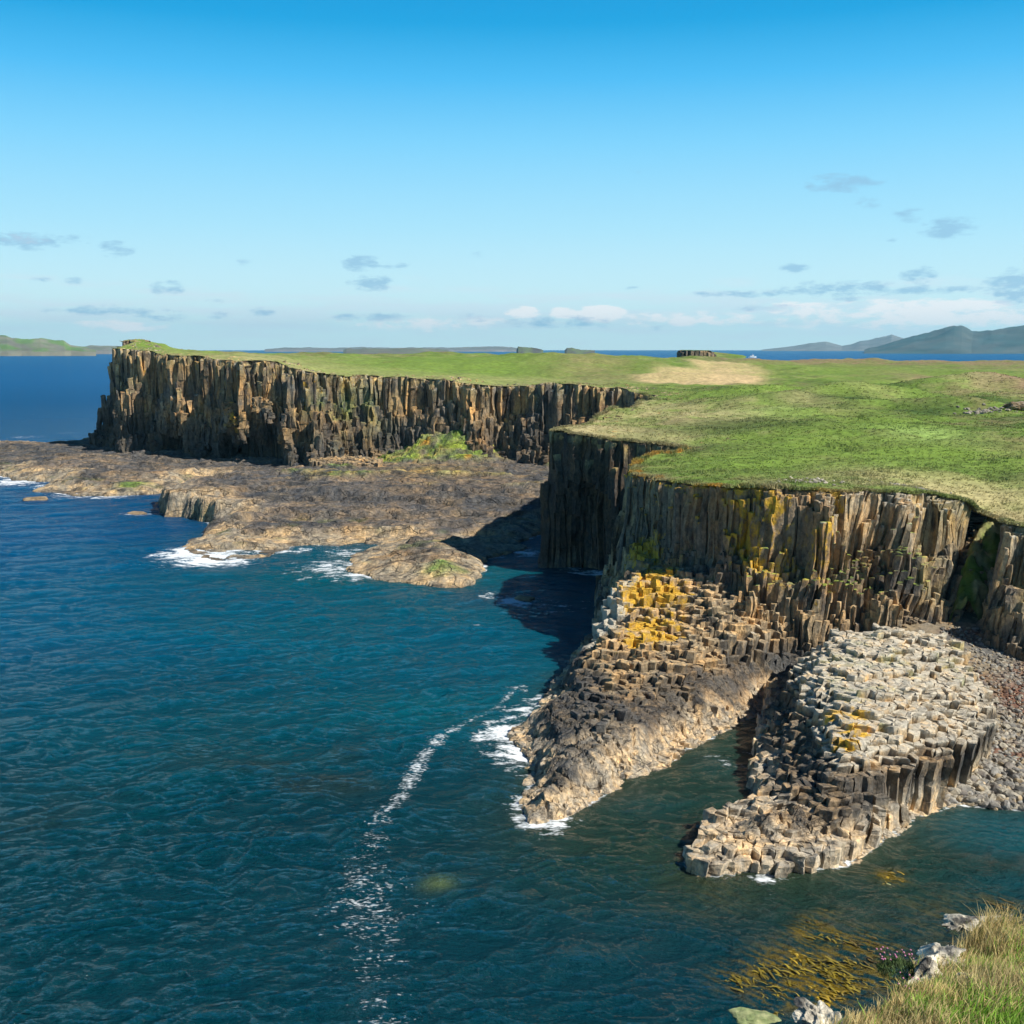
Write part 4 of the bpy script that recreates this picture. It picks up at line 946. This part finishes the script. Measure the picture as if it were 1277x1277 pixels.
hills('distant_skerry', [(704,437),(707,434),(714,433.4),(722,434.6),(735,436),(742,437)], 3900, 60, (.12, .15, .06), (.10, .09, .08), cliff=6, seed=93)

# headland with dark columns across the back bay
bx = [WD(a, 441, d)[0] for a, d in ((852, 470), (890, 470))]
bh_poly = np.array([(bx[0], 470), (bx[1]-3, 468), (bx[1]+1, 474), (bx[1]+22, 505), (bx[1]+16, 522), (bx[0]+4, 505)])
def bh_z(x, y): return 28.9-.012*np.maximum(x-bx[0], 0)-np.clip((x-bx[1])*.10, 0, 9)-np.clip(508-y, 0, 60)*.16*sstep(-2, 8, x-bx[1])
def bh_h(x, y, rnd):
    s = segdist(x, y, bh_poly)+.8*fbm(x/5, y/5, 171, 2)
    h = bh_z(x, y)-.2-np.where(s < 0, (-s)*6, 0)
    return np.where((s > -1.6) & (s < 4) & (x < bx[1]+2), np.maximum(h, 1), np.nan), np.full(x.shape, -1.)
def bh_col(x, y, z, rnd, h, top): return cmix(base_rock(x, y, z, rnd, h, top, 0, True), DARK, .4)
tag(columns('back_headland_cliff', (bx[0]-5, 462, bx[1]+36, 526), 1.6, bh_h, bh_col, M_ROCKF, blocks=4, seed=800), kind='structure')
X, Y = np.meshgrid(np.arange(bx[0]-4, bx[1]+36, 1.), np.arange(462, 526, 1.), indexing='ij')
o = turf('back_headland_turf', lambda x, y: segdist(x, y, bh_poly)+.8*fbm(x/5, y/5, 171, 2), X, Y, lambda x, y: bh_z(x, y)+.1); tag(o, kind='structure')

# ------------------------------------------------------------------ BOAT
def loft(name, secs, mat, parent, cap=True):
    """secs: list of rings (same length)"""
    V = np.concatenate([np.array(s, float) for s in secs]); n_ = len(secs[0]); loops = []; starts = []
    for i in range(len(secs)-1):
        for j in range(n_):
            starts.append(len(loops)); loops += [i*n_+j, i*n_+(j+1) % n_, (i+1)*n_+(j+1) % n_, (i+1)*n_+j]
    for i in ((0, len(secs)-1) if cap else ()):
        starts.append(len(loops)); rg_ = [i*n_+j for j in range(n_)]; loops += rg_[::-1] if i == 0 else rg_
    return mesh_np(name, V, loops, starts, mat=mat, parent=parent)
def box(name, c, s, mat, parent, taper=1.):
    x, y, z = c; a, b_, h = s[0]/2, s[1]/2, s[2]
    ring = lambda k, zz: [(x-a*k, y-b_*k, zz), (x+a*k, y-b_*k, zz), (x+a*k, y+b_*k, zz), (x-a*k, y+b_*k, zz)]
    return loft(name, [ring(1, z), ring(1, z+h*.92), ring(taper*.97, z+h)], mat, parent)
W_P = mat_flat('white_boat_paint', (.8, .8, .78), .35, .05); W_G = mat_flat('dark_cabin_glass', (.03, .04, .05), .1, .1); W_M = mat_flat('mast_metal', (.55, .55, .55), .4, .1)
x, y, z = WD(938, 447.6, 3300)
bt = bpy.data.objects.new('boat', None); COL.objects.link(bt); bt.location = (x, y, 0); bt.scale = (1.5, 1.5, 1.5)
tag(bt, 'small white passenger boat on the blue sea beyond the grassy plateau', 'boat')
secs = []
for t in np.linspace(0, 1, 12):
    xx = -8+16*t; wd = 2.3*(1-max(0, (t-.45)/.55)**2.2)+.05; sh_ = 1.7+1.3*t**3
    secs.append([(xx, -wd, sh_), (xx, -wd*.85, .4), (xx, -wd*.25, -.7), (xx, wd*.25, -.7), (xx, wd*.85, .4), (xx, wd, sh_)])
loft('hull', secs, W_P, bt); cb = box('cabin', (-.5, 0, 1.7), (8, 3.4, 2.2), W_P, bt, .9); wh = box('wheelhouse', (1.6, 0, 3.9), (3.2, 2.8, 2.0), W_P, bt, .85)
box('window_band', (1.6, 0, 4.7), (3.22, 2.82, .7), W_G, wh, 1); box('mast', (.2, 0, 5.9), (.25, .25, 3.2), W_M, bt, .6)
box('window_band', (-.5, 0, 2.6), (8.04, 3.44, .6), W_G, cb, 1)

# ------------------------------------------------------------------ FOREGROUND headland
FE = np.array([(-30, -6), (-10, -1.2), (-3, .6), (0.4, 1.7), (1.0, 3.0), (1.45, 4.6), (1.75, 5.75), (2.35, 6.15), (2.75, 6.9), (3.2, 7.25), (3.75, 7.75), (5.0, 8.6), (9, 10), (20, 12), (45, 14), (45, -40), (-30, -40)], float)
def fz(x, y):
    yy = np.maximum(y, 0)
    z = 28.15-.405*yy+.0095*yy*yy+.10*fbm(x/1.1, y/1.1, 201, 3)+.04*fbm(x/.35, y/.35, 203, 2)
    return z
X, Y = np.meshgrid(np.concatenate([np.arange(-30, 0, 1.), np.arange(0, 6, .07), np.arange(6, 45, 1.)]), np.concatenate([np.arange(-40, 0, 2.), np.arange(0, 10, .07), np.arange(10, 24, 1.)]), indexing='ij')
s = segdist(X, Y, FE)+.14*fbm(X/.7, Y/.7, 205, 3)
Z = fz(X, Y)
drop = np.maximum(-s, 0)
Z = Z-.12*sstep(.25, 0, s)
Z = np.where(s < 0, np.maximum(Z-drop*7-.5*sstep(0, .3, drop), -2-0*Z), Z)
k = (s > -5)
F = grid_faces(*X.shape, k[:-1, :-1] | k[1:, 1:])
cc = cmix(np.broadcast_to(GRN*.9, X.shape+(3,)).copy(), STRAW*.55, np.clip(.3+fbm(X/.6, Y/.6, 207, 3)*1.3, 0, .9))
cc = cmix(cc, BROWN*.5, sstep(0.02, -.2, s))
cc = cmix(cc, GREY, sstep(-.3, -.8, s)).reshape(-1, 3)
V = np.stack([X, Y, Z], -1).reshape(-1, 3); V, F, (cc,) = compact(V, F, [cc])
tag(quads_np('foreground_headland', V, F, col=cc, mat=M_SOIL, smooth=True), kind='structure')

def lich_col(x, y, z):
    c = np.broadcast_to(GREY*1.2, x.shape+(3,)).copy()
    c = cmix(c, np.array([.74, .67, .52]), np.clip(.75+1.5*fbm(x/.13, y/.13+z/.1, 211, 3), 0, 1))
    return cmix(c, DARK, np.clip(2*fbm(x/.09+5, y/.09+z/.07, 212, 2)-.6, 0, .8))
def fpt(px, py, Dg):
    x, y, z = WD(px, py, Dg); return x, y, z
for i, (px, py, D, sc_, lab, sd_) in enumerate([
    (1232,1150,8.05,(.21,.13,.10),'pale lichen-crusted rock on the grassy edge, highest of the foreground rocks',21),
    (1196,1148,7.9,(.13,.10,.09),'small dark-sided rock tucked against the highest pale foreground rock',25),
    (1170,1193,7.05,(.20,.15,.13),'knobbly whitish rock beside the pink flowers at the grassy edge',22),
    (1155,1220,6.7,(.15,.12,.15),'blue-grey rock face just under the knobbly whitish rock, beside the hollow',23),
    (1213,1222,6.6,(.12,.09,.055),'flat white stone half buried in straw-coloured grass',24),
    (1028,1270,6.02,(.20,.13,.12),'white lichen-covered rock at the bottom edge of the grassy bank',26),
    (1190,1236,6.4,(.10,.07,.04),'small grey stone beside the flat white stone in the grass',27)]):
    x, y, z = fpt(px, py, D)
    rock_thing('lichen_rock', lab, 'rock', (x, y, z-.05), sc_, lich_col, M_STONE, sd_, rotz=.4*i, sub=5, cuts=10, rough=.6, sink=.3)

# grass blades of the foreground
rf = np.random.RandomState(9)
def blades(n_, xf, hf, colf, lean=.5, wid=.0040, segs=4):
    x, y, h_ = xf; a = rf.rand(n_)*6.28; la = rf.randn(n_)*.9+.4; ln = np.abs(rf.randn(n_))*lean+.15
    z = fz(x, y)-.01
    t = np.linspace(0, 1, segs+1)
    V = np.zeros((n_, segs+1, 2, 3)); C_ = np.zeros((n_, segs+1, 2, 3))
    base, tip = colf(n_, x, y)
    for q, tt in enumerate(t):
        bx_ = x+np.cos(la)*ln*h_*tt**2; by_ = y+np.sin(la)*ln*h_*tt**2; bz_ = z+h_*(tt-.28*ln*tt**2)
        w_ = wid*(1-tt**1.6)*(.7+.6*rf.rand(n_))+.0004
        V[:, q, 0] = np.stack([bx_-np.cos(a)*w_, by_-np.sin(a)*w_, bz_], -1); V[:, q, 1] = np.stack([bx_+np.cos(a)*w_, by_+np.sin(a)*w_, bz_], -1)
        c_ = base+(tip-base)*tt; C_[:, q, 0] = c_; C_[:, q, 1] = c_
    b0 = np.arange(n_)[:, None]*(2*(segs+1))+np.arange(segs)[None]*2
    F = np.stack([b0, b0+1, b0+3, b0+2], -1).reshape(-1, 4)
    return V.reshape(-1, 3), F, C_.reshape(-1, 3)
def scatter_fg(n_, hf, y0=2.2, y1=9.2, x0=.4, x1=7.):
    x = rf.uniform(x0, x1, n_*3); y = rf.uniform(y0, y1, n_*3)
    s = segdist(x, y, FE)+.14*fbm(x/.7, y/.7, 205, 3)
    k = (s > .03) & (x/y > .18) & (y > 3.5) & (x/y < .62); x, y, s = x[k][:n_], y[k][:n_], s[k][:n_]
    return x, y, s
parts = []
x, y, s = scatter_fg(95000, None)
edge = sstep(1.0, .1, s+.25*fbm(x/.5, y/.5, 221, 2)); clump = fbm(x/.35, y/.35, 222, 3)
straw = np.clip(edge*.95+.9*fbm(x/.8, y/.8, 223, 2)-.05, 0, 1)
h_ = .74*(.05+.10*rf.rand(len(x)))*(1+.6*clump)+.07*straw*rf.rand(len(x))
def cf(n_, x, y):
    g = np.array([.20, .36, .04])*(.6+.9*rf.rand(n_))[:, None]; st_ = np.array([.62, .50, .23])*(.6+.7*rf.rand(n_))[:, None]
    m_ = (rf.rand(n_) < straw*.85+.08)[:, None]
    return np.where(m_, st_*.7, g*.6), np.where(m_, st_, g*1.25)
parts.append(blades(len(x), (x, y, h_), None, cf))
# tall golden clumps
for px, py, D, sp, n_, hh in [(1195,1172,7.65,.17,2600,.25),(1215,1160,7.8,.13,1400,.22),(1180,1185,7.4,.14,1300,.18),(1228,1205,6.9,.17,1500,.14),(1125,1262,6.2,.25,1800,.13),(1265,1190,7.2,.2,1500,.16),(1150,1255,6.3,.12,700,.16),(1060,1275,6.0,.16,1200,.12),(1130,1200,6.95,.12,900,.08)]:
    cx, cy, _ = WD(px, py, D); x = cx+rf.randn(n_)*sp; y = cy+rf.randn(n_)*sp*.6
    k = segdist(x, y, FE) > -.05; x, y = x[k], y[k]; n2_ = len(x)
    def cg(n_, x, y):
        st_ = np.array([.74, .56, .24])*(.55+.8*rf.rand(n_))[:, None]; g = np.array([.22, .26, .05])*(.6+.8*rf.rand(n_))[:, None]
        m_ = (rf.rand(n_) < .8)[:, None]; return np.where(m_, st_*.55, g*.6), np.where(m_, st_, g)
    parts.append(blades(n2_, (x, y, hh*.82*(.45+.75*rf.rand(n2_))), None, cg, lean=.45, wid=.0028))
off = 0; VV, FF, CC = [], [], []
for a, b_, c in parts: VV.append(a); FF.append(b_+off); CC.append(c); off += len(a)
tag(quads_np('foreground_grass', np.concatenate(VV), np.concatenate(FF), col=np.concatenate(CC), mat=M_BLADE), 'green and straw-gold grass on the bank in the bottom right corner', 'grass', kind='stuff')

# sea thrift: cushion of leaves, stems and round flower heads
M_PINK = mat_flat('thrift_pink', (.50, .19, .30), .7, .4, 30); M_CUSH = mat_flat('thrift_leaves', (.07, .12, .03), .8, .4, 20)
def thrift(label, px, py, D, n_, rad, dry=0):
    x0, y0, z0 = WD(px, py, D); z0 = min(z0, float(fz(np.array([x0]), np.array([y0]))[0])+.03)
    t = bpy.data.objects.new('sea_thrift', None); COL.objects.link(t); t.location = (x0, y0, z0); tag(t, label, 'flowers', 'sea thrift cushions on the bank')
    rr = random.Random(int(px))
    # leaves
    V, F = [], []
    for i in range(700):
        a = rr.uniform(0, 6.28); r_ = rad*math.sqrt(rr.random()); x, y = math.cos(a)*r_, math.sin(a)*r_; zc = .05*(1-(r_/rad)**2); b_ = rr.uniform(0, 6.28); w = .0035
        k = len(V); l = rr.uniform(.025, .05)
        V += [(x-w*math.cos(b_), y-w*math.sin(b_), zc), (x+w*math.cos(b_), y+w*math.sin(b_), zc), (x+rr.gauss(0, .02), y+rr.gauss(0, .02), zc+l)]; F.append((k, k+1, k+2))
    quads_np('leaf_cushion', np.array(V), np.array(F), mat=M_CUSH, parent=t)
    V, F, V2, F2 = [], [], [], []
    Vs, Fs = rock_arrays(77, sub=2, cuts=0, rough=.25, sq=(1, 1, .8))
    for i in range(n_):
        a = rr.uniform(0, 6.28); r_ = rad*math.sqrt(rr.random()); x, y = math.cos(a)*r_, math.sin(a)*r_; zc = .04*(1-(r_/rad)**2); h_ = rr.uniform(.06, .12); tx, ty = x+rr.gauss(0, .02), y+rr.gauss(0, .02)
        for b_ in (0, 1.57):
            k = len(V); w = .0018; V += [(x-w*math.cos(b_), y-w*math.sin(b_), zc), (x+w*math.cos(b_), y+w*math.sin(b_), zc), (tx+w*math.cos(b_), ty+w*math.sin(b_), zc+h_), (tx-w*math.cos(b_), ty-w*math.sin(b_), zc+h_)]; F.append((k, k+1, k+2, k+3))
        if i == 0: hd = quads_np('flower_head', Vs*.0062, Fs, mat=M_PINK, parent=t)
        else: hd = hd.copy(); COL.objects.link(hd)
        hd.location = (tx, ty, zc+h_); hd.scale = (rr.uniform(.8, 1.25),)*3
    quads_np('stems', np.array(V), np.array(F), mat=M_CUSH, parent=t)
thrift('cushion of bright pink flowers on the lip of the bank beside the knobbly whitish rock', 1120, 1200, 6.85, 26, .13)
thrift('sparser tuft of faded pink flowers in the dry grass above the bottom edge', 1135, 1248, 6.35, 12, .12)

# ------------------------------------------------------------------ KELP at the surface
rk = random.Random(3)
def kelp(label, px, py, n_, rad, dirn, colv):
    cx, cy = W(px, py); V, F, C_ = [], [], []
    for i in range(int(n_*1.1)):
        x = rk.gauss(0, rad); y = rk.gauss(0, rad*.7); a = dirn+rk.gauss(0, .45); l = rk.uniform(.4, 1.3); w = rk.uniform(.03, .085); z = rk.uniform(-.06, .07)
        br = rk.uniform(.5, 1.4); k0 = len(V); ph = rk.uniform(0, 6)
        for q in range(7):
            t = q/6; aa = a+.5*math.sin(ph+t*4); x += math.cos(aa)*l/6; y += math.sin(aa)*l/6; ww = w*(math.sin(math.pi*min(1, t*.9+.1))**.6+.05)
            zz = z+.05*math.sin(ph+t*7)-.10*t*t
            V += [(x-math.sin(aa)*ww, y+math.cos(aa)*ww, zz), (x+math.sin(aa)*ww, y-math.cos(aa)*ww, zz+.01)]; C_ += [colv*br]*2
            if q: F.append((k0+2*q-2, k0+2*q-1, k0+2*q+1, k0+2*q))
    o = quads_np('kelp', np.array(V), np.array(F), col=np.array(C_), mat=M_KELP, smooth=True); o.location = (cx, cy, 0); tag(o, label, 'seaweed', 'kelp patches in the shallow water')
KO = np.array([.20, .15, .012]); KB = np.array([.10, .07, .014]); KY = np.array([.30, .20, .015])
for lab, px, py, n_, rad, c in [
    ('bright yellow-brown kelp patch alone in the water below the pale stack', 1110, 1094, 30, .45, KY),
    ('small brown kelp tuft at the top left of the kelp bed', 1012, 1150, 16, .4, KB),
    ('brown kelp tuft topmost in the kelp bed', 1035, 1140, 14, .35, KB),
    ('golden kelp tuft in the upper middle of the kelp bed', 1036, 1168, 16, .35, KO),
    ('thin golden kelp strands left of the middle of the kelp bed', 1000, 1165, 14, .4, KO),
    ('small yellow kelp knot at the left of the kelp bed', 984, 1190, 12, .25, KY),
    ('yellow kelp clump at the left end of the kelp bed', 957, 1206, 24, .4, KO),
    ('broad mat of olive gold kelp in the centre of the kelp bed', 1015, 1205, 80, .9, KO),
    ('long dark gold kelp ribbons low in the kelp bed', 1035, 1222, 60, .8, KO),
    ('yellow-green kelp ribbons trailing near the white bottom-edge rock', 1018, 1238, 34, .5, KY),
    ('dull brown kelp right of the kelp bed, towards the grassy bank', 1085, 1188, 30, .7, KB),
    ('brown-gold kelp strands right of the centre mat', 1075, 1175, 20, .6, KB),
    ('golden kelp knot in the shadow of the grassy bank', 1101, 1224, 16, .3, KO),
    ('pale golden kelp wisps at the bottom left of the kelp bed', 915, 1220, 18, .4, KO),
    ('orange-brown kelp clump beside the green rock at the bottom edge', 965, 1240, 22, .45, KO),
    ('little orange kelp tuft just above the green rock at the bottom edge', 960, 1262, 12, .22, KO),
    ('faint brown kelp in the open water right of the bright patch', 1245, 1130, 18, .6, KB)]:
    kelp(lab, px, py, n_, rad, -.7, c)
def alg_col(x, y, z):
    c = np.broadcast_to(np.array([.20, .25, .10]), x.shape+(3,)).copy(); return cmix(c, np.array([.33, .34, .17]), np.clip(.4+1.3*fbm(x/.3, y/.3+z, 231, 3), 0, 1))
x, y = W(940, 1272); rock_thing('awash_rock', 'pale green algae-covered rock just awash at the bottom edge of the kelp bed', 'rock', (x, y, -.15), (1.3, .8, .35), alg_col, M_BOULD, 33, rotz=-.4, sub=4, rough=.2)
x, y = W(1108, 1104); rock_thing('awash_rock', 'pale green rock just awash beside the bright kelp patch below the stack', 'rock', (x, y, -.1), (.5, .3, .14), alg_col, M_BOULD, 34, rotz=-.2, sub=3)

# ------------------------------------------------------------------ HAZE
import bmesh
HZ = 13500.
bm = bmesh.new(); bmesh.ops.create_cube(bm, size=1)
for v in bm.verts: v.co = Vector((v.co.x*2*HZ, v.co.y*2*HZ, -5 if v.co.z < 0 else 300))
me = bpy.data.meshes.new('haze'); bm.to_mesh(me); bm.free()
hz = bpy.data.objects.new('haze', me); COL.objects.link(hz); tag(hz, 'thin blue sea haze that pales the distant hills', 'haze', kind='stuff')
m = bpy.data.materials.new('haze_air'); nt = nodes(m); o_ = N(nt, 'ShaderNodeOutputMaterial'); pv = N(nt, 'ShaderNodeVolumePrincipled')
pv.inputs['Density'].default_value = 5.5e-5; pv.inputs['Color'].default_value = (.38, .80, 1, 1); pv.inputs['Anisotropy'].default_value = .2
nt.links.new(pv.outputs[0], o_.inputs['Volume']); me.materials.append(m)

# ------------------------------------------------------------------ SUN AND SKY
SAZ = math.atan2(.865, -.50); SEL = R(43)
sd_ = Vector((math.sin(SAZ)*math.cos(SEL), math.cos(SAZ)*math.cos(SEL), math.sin(SEL)))
li = bpy.data.lights.new('sun', 'SUN'); li.energy = 5.0; li.angle = R(.5); li.color = (1, .955, .87)
so = bpy.data.objects.new('sun', li); COL.objects.link(so); so.rotation_euler = (-sd_).to_track_quat('-Z', 'Y').to_euler()
w = bpy.data.worlds.new('World'); SC.world = w; w.use_nodes = True; nt = w.node_tree; nt.nodes.clear(); L = nt.links.new
out = N(nt, 'ShaderNodeOutputWorld'); bg = N(nt, 'ShaderNodeBackground')
sky = N(nt, 'ShaderNodeTexSky'); sky.sky_type = 'NISHITA'; sky.sun_disc = False; sky.sun_elevation = SEL; sky.sun_rotation = SAZ
sky.altitude = 0; sky.air_density = 1.0; sky.dust_density = .4; sky.ozone_density = 2.5
tc = N(nt, 'ShaderNodeTexCoord'); sp = N(nt, 'ShaderNodeSeparateXYZ'); L(tc.outputs['Generated'], sp.inputs[0])
def mth(op, a, b_=None, c=None, clamp=False):
    n_ = N(nt, 'ShaderNodeMath', operation=op); n_.use_clamp = clamp
    for i_, v_ in enumerate((a, b_, c)):
        if v_ is None: continue
        if isinstance(v_, (int, float)): n_.inputs[i_].default_value = v_
        else: L(v_, n_.inputs[i_])
    return n_.outputs[0]
def lin(r_, g, b_): return tuple(((v/255.)/12.92 if v < 11 else ((v/255.+.055)/1.055)**2.4) for v in (r_, g, b_))+(1,)
el = mth('ARCSINE', sp.outputs['Z']); az = mth('ARCTAN2', sp.outputs['X'], sp.outputs['Y'])
eld = mth('MULTIPLY', el, 57.2958); azd = mth('MULTIPLY', az, 57.2958)
fac = mth('DIVIDE', eld, 90., clamp=True)
rp = N(nt, 'ShaderNodeValToRGB'); cr = rp.color_ramp; cr.interpolation = 'EASE'
stops = [(0, (222, 252, 255)), (2.5, (212, 248, 255)), (6, (174, 232, 255)), (10, (127, 212, 254)), (13, (74, 188, 246)), (15.5, (8, 163, 226)), (17.5, (0, 152, 218)), (25, (0, 92, 165)), (45, (2, 42, 92)), (90, (2, 28, 66))]
cr.elements[0].position = 0; cr.elements[0].color = lin(*stops[0][1]); cr.elements[1].position = 1; cr.elements[1].color = lin(*stops[-1][1])
for e, c in stops[1:-1]: q = cr.elements.new(e/90.); q.color = lin(*c)
cr.interpolation = 'LINEAR'
L(fac, rp.inputs[0])
sk = N(nt, 'ShaderNodeVectorMath', operation='SCALE', i_Scale=.10); L(sky.outputs[0], sk.inputs[0])
mxs = N(nt, 'ShaderNodeMix', data_type='RGBA'); mxs.inputs[0].default_value = .94; L(sk.outputs[0], mxs.inputs[6]); L(rp.outputs[0], mxs.inputs[7])
cur = mxs.outputs[2]
# clouds: small ragged puffs and a low bank near the horizon, placed by bearing and height
cmb = N(nt, 'ShaderNodeCombineXYZ'); L(azd, cmb.inputs[0]); L(eld, cmb.inputs[1])
mp = N(nt, 'ShaderNodeMapping'); mp.inputs['Scale'].default_value = (.75, 2.1, 1); L(cmb.outputs[0], mp.inputs[0])
n1 = N(nt, 'ShaderNodeTexNoise', i_Scale=1.3, i_Detail=7., i_Roughness=.62); L(mp.outputs[0], n1.inputs[0])
mp2 = N(nt, 'ShaderNodeMapping'); mp2.inputs['Scale'].default_value = (.16, 1.5, 1); mp2.inputs['Location'].default_value = (3.3, 1.2, 0); L(cmb.outputs[0], mp2.inputs[0])
n2 = N(nt, 'ShaderNodeTexNoise', i_Scale=1.1, i_Detail=6., i_Roughness=.6); L(mp2.outputs[0], n2.inputs[0])
def dirdeg(px, py):
    a, b_, c = ray(px, py); l = math.sqrt(a*a+b_*b_+c*c); return math.degrees(math.atan2(a, b_)), math.degrees(math.asin(c/l))
def puffs(lst):
    acc = None
    for px, py, rx, ry, s_ in lst:
        a0, e0 = dirdeg(px, py); k = math.degrees(1/FPX)
        u = mth('DIVIDE', mth('SUBTRACT', azd, a0), rx*k); v = mth('DIVIDE', mth('SUBTRACT', eld, e0), ry*k)
        g = mth('MULTIPLY', mth('SUBTRACT', 1., mth('ADD', mth('MULTIPLY', u, u), mth('MULTIPLY', v, v)), clamp=True), s_)
        acc = g if acc is None else mth('MAXIMUM', acc, g)
    return acc
def over(cur, maskv, colr, gain, thr, noise, amt, maxf):
    f = mth('MULTIPLY', mth('SUBTRACT', mth('ADD', mth('MULTIPLY', maskv, mth('ADD', .35, mth('MULTIPLY', noise, 1.3))), mth('MULTIPLY', mth('SUBTRACT', noise, .5), amt)), thr), gain, clamp=True)
    f = mth('MULTIPLY', mth('MULTIPLY', f, maxf), mth('MULTIPLY', maskv, 5., clamp=True))
    mx_ = N(nt, 'ShaderNodeMix', data_type='RGBA'); L(f, mx_.inputs[0]); L(cur, mx_.inputs[6]); mx_.inputs[7].default_value = lin(*colr); return mx_.outputs[2]
GP_ = [(28,300,48,13,.9),(88,299,34,7,.6),(144,310,26,12,.7),(50,349,18,5,.6),(92,350,14,7,.6),(211,359,26,11,.7),(448,328,30,12,1),(490,331,26,5,.7),(462,353,34,12,1),(302,328,16,7,.4),(592,318,14,6,.4),(328,388,24,7,.7),(275,393,26,6,.6),(130,387,95,8,.7),(200,396,50,6,.6),(470,396,66,8,.7),
       (270,376,20,4,.4),(1048,229,60,14,.8),(1075,254,26,10,.5),(1182,284,42,15,.85),(1135,269,28,14,.5),(992,334,26,8,.8),(1146,343,26,12,.9),(1112,299,12,5,.5),(785,359,18,4,.5),(1050,359,95,11,.8),(930,366,80,6,.8),(1130,362,120,7,.7),(950,384,60,6,.7),(1265,358,44,24,.9),(800,214,22,12,.3),(700,402,95,10,.7),(825,406,20,8,.5),(590,395,50,9,.5),(1040,368,40,12,.6)]
WP_ = [(850,398,120,12,.5),(520,404,120,12,.45),(1000,384,90,12,.5),(1180,396,150,14,.7),(748,392,38,13,1),(704,391,22,10,.9),(652,390,26,9,.9),(600,400,40,8,.5),(1170,385,95,14,.8),(1110,383,45,12,.7),(1220,380,45,10,.6),(150,406,60,9,.6),(30,298,30,8,.35),(1090,400,200,14,.35)]
# thin veils low down
low = mth('MULTIPLY', mth('SUBTRACT', 1., mth('DIVIDE', mth('ABSOLUTE', mth('SUBTRACT', eld, 1.6)), 2.4), clamp=True), .62)
cur = over(cur, low, (218, 238, 248), 2.2, .26, n2.outputs['Fac'], 1.8, .75)
cur = over(cur, puffs(WP_), (254, 255, 255), 2.6, .17, n1.outputs['Fac'], 1.9, .95)
cur = over(cur, puffs(GP_), (146, 192, 224), 1.7, .30, n1.outputs['Fac'], 2.0, .72)
L(cur, bg.inputs[0]); bg.inputs[1].default_value = .77; L(bg.outputs[0], out.inputs[0])

# ------------------------------------------------------------------ CAMERA AND VIEW
ca = bpy.data.cameras.new('camera'); ca.sensor_width = 36; ca.lens = FPX/1277*36; ca.clip_start = .2; ca.clip_end = 80000
co = bpy.data.objects.new('camera', ca); COL.objects.link(co); co.location = (0, 0, CAM_H); co.rotation_euler = (R(90)-PITCH, 0, 0); SC.camera = co
SC.view_settings.view_transform = 'Standard'; SC.view_settings.look = 'None'; SC.view_settings.exposure = .47; SC.view_settings.gamma = 1; SC.view_settings.use_curve_mapping = False
SC.cycles.max_bounces = 6; SC.cycles.diffuse_bounces = 3; SC.cycles.glossy_bounces = 3; SC.cycles.volume_bounces = 0; SC.cycles.transmission_bounces = 2
SC.cycles.use_denoising = True; SC.cycles.use_adaptive_sampling = True; SC.cycles.adaptive_threshold = .02
